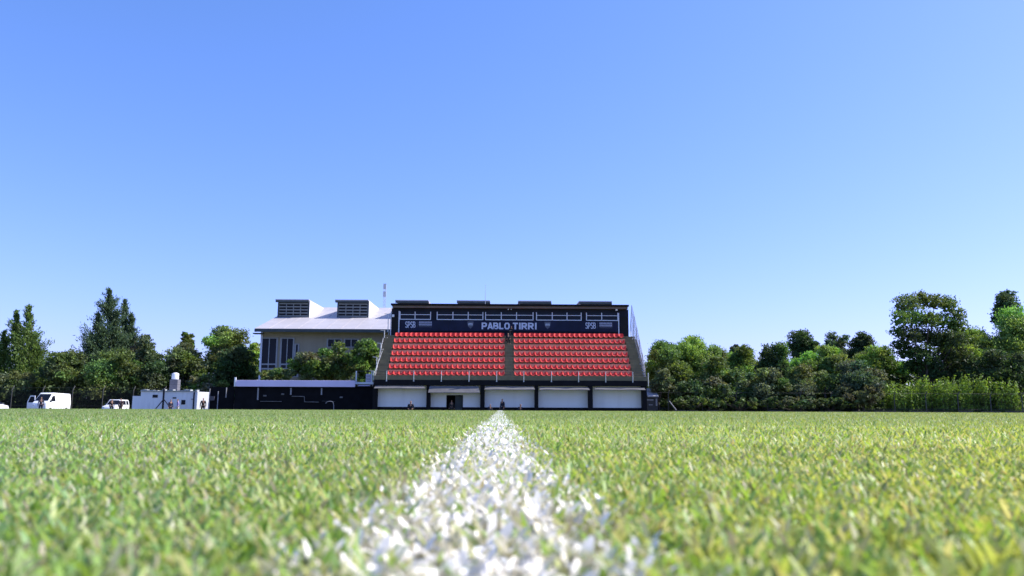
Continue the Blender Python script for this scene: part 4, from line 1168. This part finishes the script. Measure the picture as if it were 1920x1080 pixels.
# bushes before the building
GBU = 'bushes between the long building and the shed'
broad('low bushy shrub under the tall windows of the building', 484, 552, 689, 722, 94, 'olive', 'shrub', GBU, cat='bush', leaf=.24)
broad('dark leafy shrub in the middle of the building front', 536, 632, 660, 724, 92, 'mid', 'shrub', GBU, cat='bush', leaf=.26, col2='grey')
broad('tall oleander-like shrub left of the stand stairs', 586, 674, 641, 724, 93, 'olive', 'shrub', GBU, cat='bush', leaf=.26, col2='mid')
broad('tallest shrub beside the stand stairs, light green on top', 652, 716, 634, 724, 91, 'mid', 'shrub', GBU, cat='bush', leaf=.26, col2='light')
# right side
broad('light feathery domed tree directly right of the stand', 1210, 1368, 615, 730, 110, 'light', group=GR, leaf=.34, aspect=.28, droop=1.0, col2='mid', dens=1.1)
broad('olive tree below the light domed tree near the stand', 1206, 1300, 650, 752, 104, 'olive', group=GR, col2='mid')
broad('dark gnarled tree with a thick trunk beside the stand end', 1215, 1262, 688, 752, 97, 'grey', group=GR, leaf=.24)
broad('round mid green tree behind the second fence bay on the right', 1290, 1390, 668, 758, 103, 'mid', group=GR, col2='olive')
broad('yellow green low canopy between the domed tree and the dark dome', 1340, 1428, 648, 730, 112, 'yellow', group=GR, leaf=.32, aspect=.3, droop=.8, col2='mid')
broad('dark green rounded dome-shaped tree in the right tree line', 1414, 1482, 637, 732, 106, 'dark', group=GR, col2='mid', sq=.95)
broad('small bluish tree top seen just over the yellow green canopy', 1365, 1392, 645, 672, 128, 'blue', group=GR)
broad('dark open-crowned tree standing up behind the right tree line', 1474, 1536, 616, 700, 126, 'dark', group=GR, lr=(.38, .55), nl=24, leaf=.26)
broad('bluish round tree top right of the dark open-crowned tree', 1536, 1594, 621, 700, 130, 'blue', group=GR)
broad('dark pine-like top leaning right above the canopy', 1580, 1640, 622, 700, 124, 'dark', group=GR, lr=(.38, .55), nl=24, leaf=.26)
broad('long light green canopy in the middle of the right tree line', 1484, 1606, 645, 722, 109, 'light', group=GR, leaf=.32, aspect=.35, droop=.6, col2='mid')
broad('yellow green canopy left of the tall lobed tree', 1590, 1696, 648, 726, 111, 'yellow', group=GR, leaf=.32, aspect=.35, droop=.6, col2='mid')
broad('grey green scrubby tree below the dark dome', 1385, 1480, 690, 762, 98, 'grey', group=GR, col2='olive', leaf=.26)
broad('olive scrub tree below the long light canopy', 1470, 1570, 682, 762, 99, 'olive', group=GR, col2='grey', leaf=.26)
broad('grey blue dense shrub tree left of the bright bamboo', 1555, 1650, 672, 762, 98, 'grey', group=GR, col2='blue', leaf=.26)
broad('brownish dry bush at the left end of the bright bamboo', 1570, 1668, 712, 764, 95, 'brown', 'dry_bush', GR, cat='bush', leaf=.22, col2='grey')
broad('low dark scrub before the fence posts, first clump from the gnarled tree', 1262, 1340, 741, 769, 94, 'dark', 'thicket', GR, cat='bush', col2='olive', leaf=.22)
broad('low olive scrub before the fence posts under the yellow green canopy', 1330, 1440, 744, 769, 94.3, 'dark', 'thicket', GR, cat='bush', col2='mid', leaf=.22)
broad('low dark scrub before the fence posts under the dark dome', 1425, 1540, 742, 769, 94.1, 'dark', 'thicket', GR, cat='bush', col2='grey', leaf=.22)
broad('low scrub before the fence posts left of the dry bush', 1525, 1600, 745, 769, 94.4, 'dark', 'thicket', GR, cat='bush', col2='olive', leaf=.22)
broad('low dark thicket behind the fence beside the gnarled tree', 1255, 1400, 708, 764, 98, 'dark', 'thicket', GR, cat='bush', col2='grey')
# tall lobed tree
def lobed_tree():
    Y = 104
    T = thing('broadleaf_tree', 'tallest tree on the right with round separate lobes and sky gaps', 'tree', (X(1740, Y), Y, zG), GR)
    Lv = Leaves(); tips = []
    L_ = [(1700, 575, 27), (1728, 566, 22), (1752, 568, 20), (1775, 572, 21), (1795, 590, 17), (1690, 600, 20), (1684, 622, 16), (1715, 600, 22), (1742, 600, 20),
          (1768, 606, 24), (1796, 612, 18), (1705, 632, 22), (1735, 632, 24), (1762, 640, 24), (1790, 640, 22), (1700, 660, 24), (1730, 668, 26), (1765, 672, 26), (1800, 672, 24), (1682, 648, 14), (1715, 690, 22), (1750, 700, 24), (1790, 700, 24)]
    for px, py, pr in L_:
        c = P(px, py, Y+random.uniform(-2.2, 2.2)); r = pr*Y/FPX*1.02
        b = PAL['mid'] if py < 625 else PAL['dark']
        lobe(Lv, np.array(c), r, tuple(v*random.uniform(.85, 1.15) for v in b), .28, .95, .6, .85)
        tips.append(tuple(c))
    trunk(T, (X(1742, Y), Y, zG), tips[::2], .42, 9)
    Lv.build('crown', T)
lobed_tree()
broad('tall tree top sticking up at the right edge of the view', 1853, 1912, 541, 622, 113, 'blue', group=GR, lr=(.38, .55), nl=20)
broad('large light-topped tree filling the right edge of the view', 1822, 2020, 572, 745, 106, 'mid', group=GR, leaf=.34, aspect=.35, droop=.7, col2='light')
broad('yellow green tree slope between the lobed tree and the right edge', 1765, 1875, 608, 735, 108, 'olive', group=GR, leaf=.32, aspect=.35, droop=.6, col2='yellow')
broad('dark tree in shade behind the right end of the bamboo', 1790, 1950, 655, 760, 101, 'dark', group=GR)
broad('tree beyond the right edge of the view', 1960, 2120, 600, 760, 110, 'mid', group=GR)
# bamboo hedge: separate clumps
def bamboo(px0, px1, pt, label, Y):
    T = thing('bamboo_clump', label, 'bamboo', (X((px0+px1)/2, Y), Y, zG), 'bright bamboo clumps behind the right fence')
    Lv = Leaves(); st = MB()
    a, b = X(px0, Y), X(px1, Y)
    for i in range(int(64*(b-a)/2.2)):
        x = random.uniform(a, b); y = Y+random.uniform(-1.2, 1.2)
        e = 1-(abs((x-(a+b)/2)/((b-a)/2))**3)*.22
        H = (Z(pt, Y)-zG)*e*random.uniform(.50, 1.06); lx = random.gauss(0, .22); ly = random.gauss(0, .2)
        st.tube((x, y, zG), (x+lx*.5, y+ly*.5, zG+H*.6), .018, .014, n=4)
        n = 44; s = rng.uniform(.05, 1, n)
        pos = np.stack([x+lx*s**2, np.full(n, y)+ly*s**2, zG+H*s], 1)+rng.normal(0, .13, (n, 3))
        Lv.add(pos, .34, .12, np.array(PAL['bright'])*random.uniform(.5, 1.1), dirn=np.array([lx*1.5, ly, .45]), dspread=.75)
    st.build('stems', M_bark, T)
    Lv.build('foliage', T)
for i, (a, b, t_, lab) in enumerate(((1664, 1712, 712, 'leftmost and lowest of the bright bamboo clumps'), (1708, 1752, 702, 'bright bamboo clump second from the left'),
        (1748, 1800, 703, 'bright bamboo clump below the lobed tree'), (1796, 1862, 699, 'tallest brightest bamboo clump, right of centre'), (1858, 1906, 706, 'rightmost bright bamboo clump'))):
    bamboo(a, b, t_, lab, 97+.3*(i % 2))
# undergrowth that closes the gaps under the crowns
Lv = Leaves()
for (p0, p1, pt, Y, cc) in ((-140, 490, 728, 112, 'dark'), (-140, 490, 690, 121, 'dark'), (1210, 2100, 715, 114, 'dark'), (1240, 2060, 740, 100, 'dark'), (1210, 2100, 682, 122, 'dark')):
    x0_, x1_ = X(p0, Y), X(p1, Y); x = x0_
    while x < x1_:
        r = random.uniform(1.5, 2.2); zt_ = Z(pt, Y)
        z = zG+.5
        while z < zt_:
            lobe(Lv, np.array([x, Y+random.uniform(-1, 1), z]), r, PAL[cc], .50, .32); z += r*1.3
        x += r*1.25
tag(Lv.build('undergrowth', None), 'dark undergrowth massed below and behind the tree line', 'undergrowth', kind='stuff')
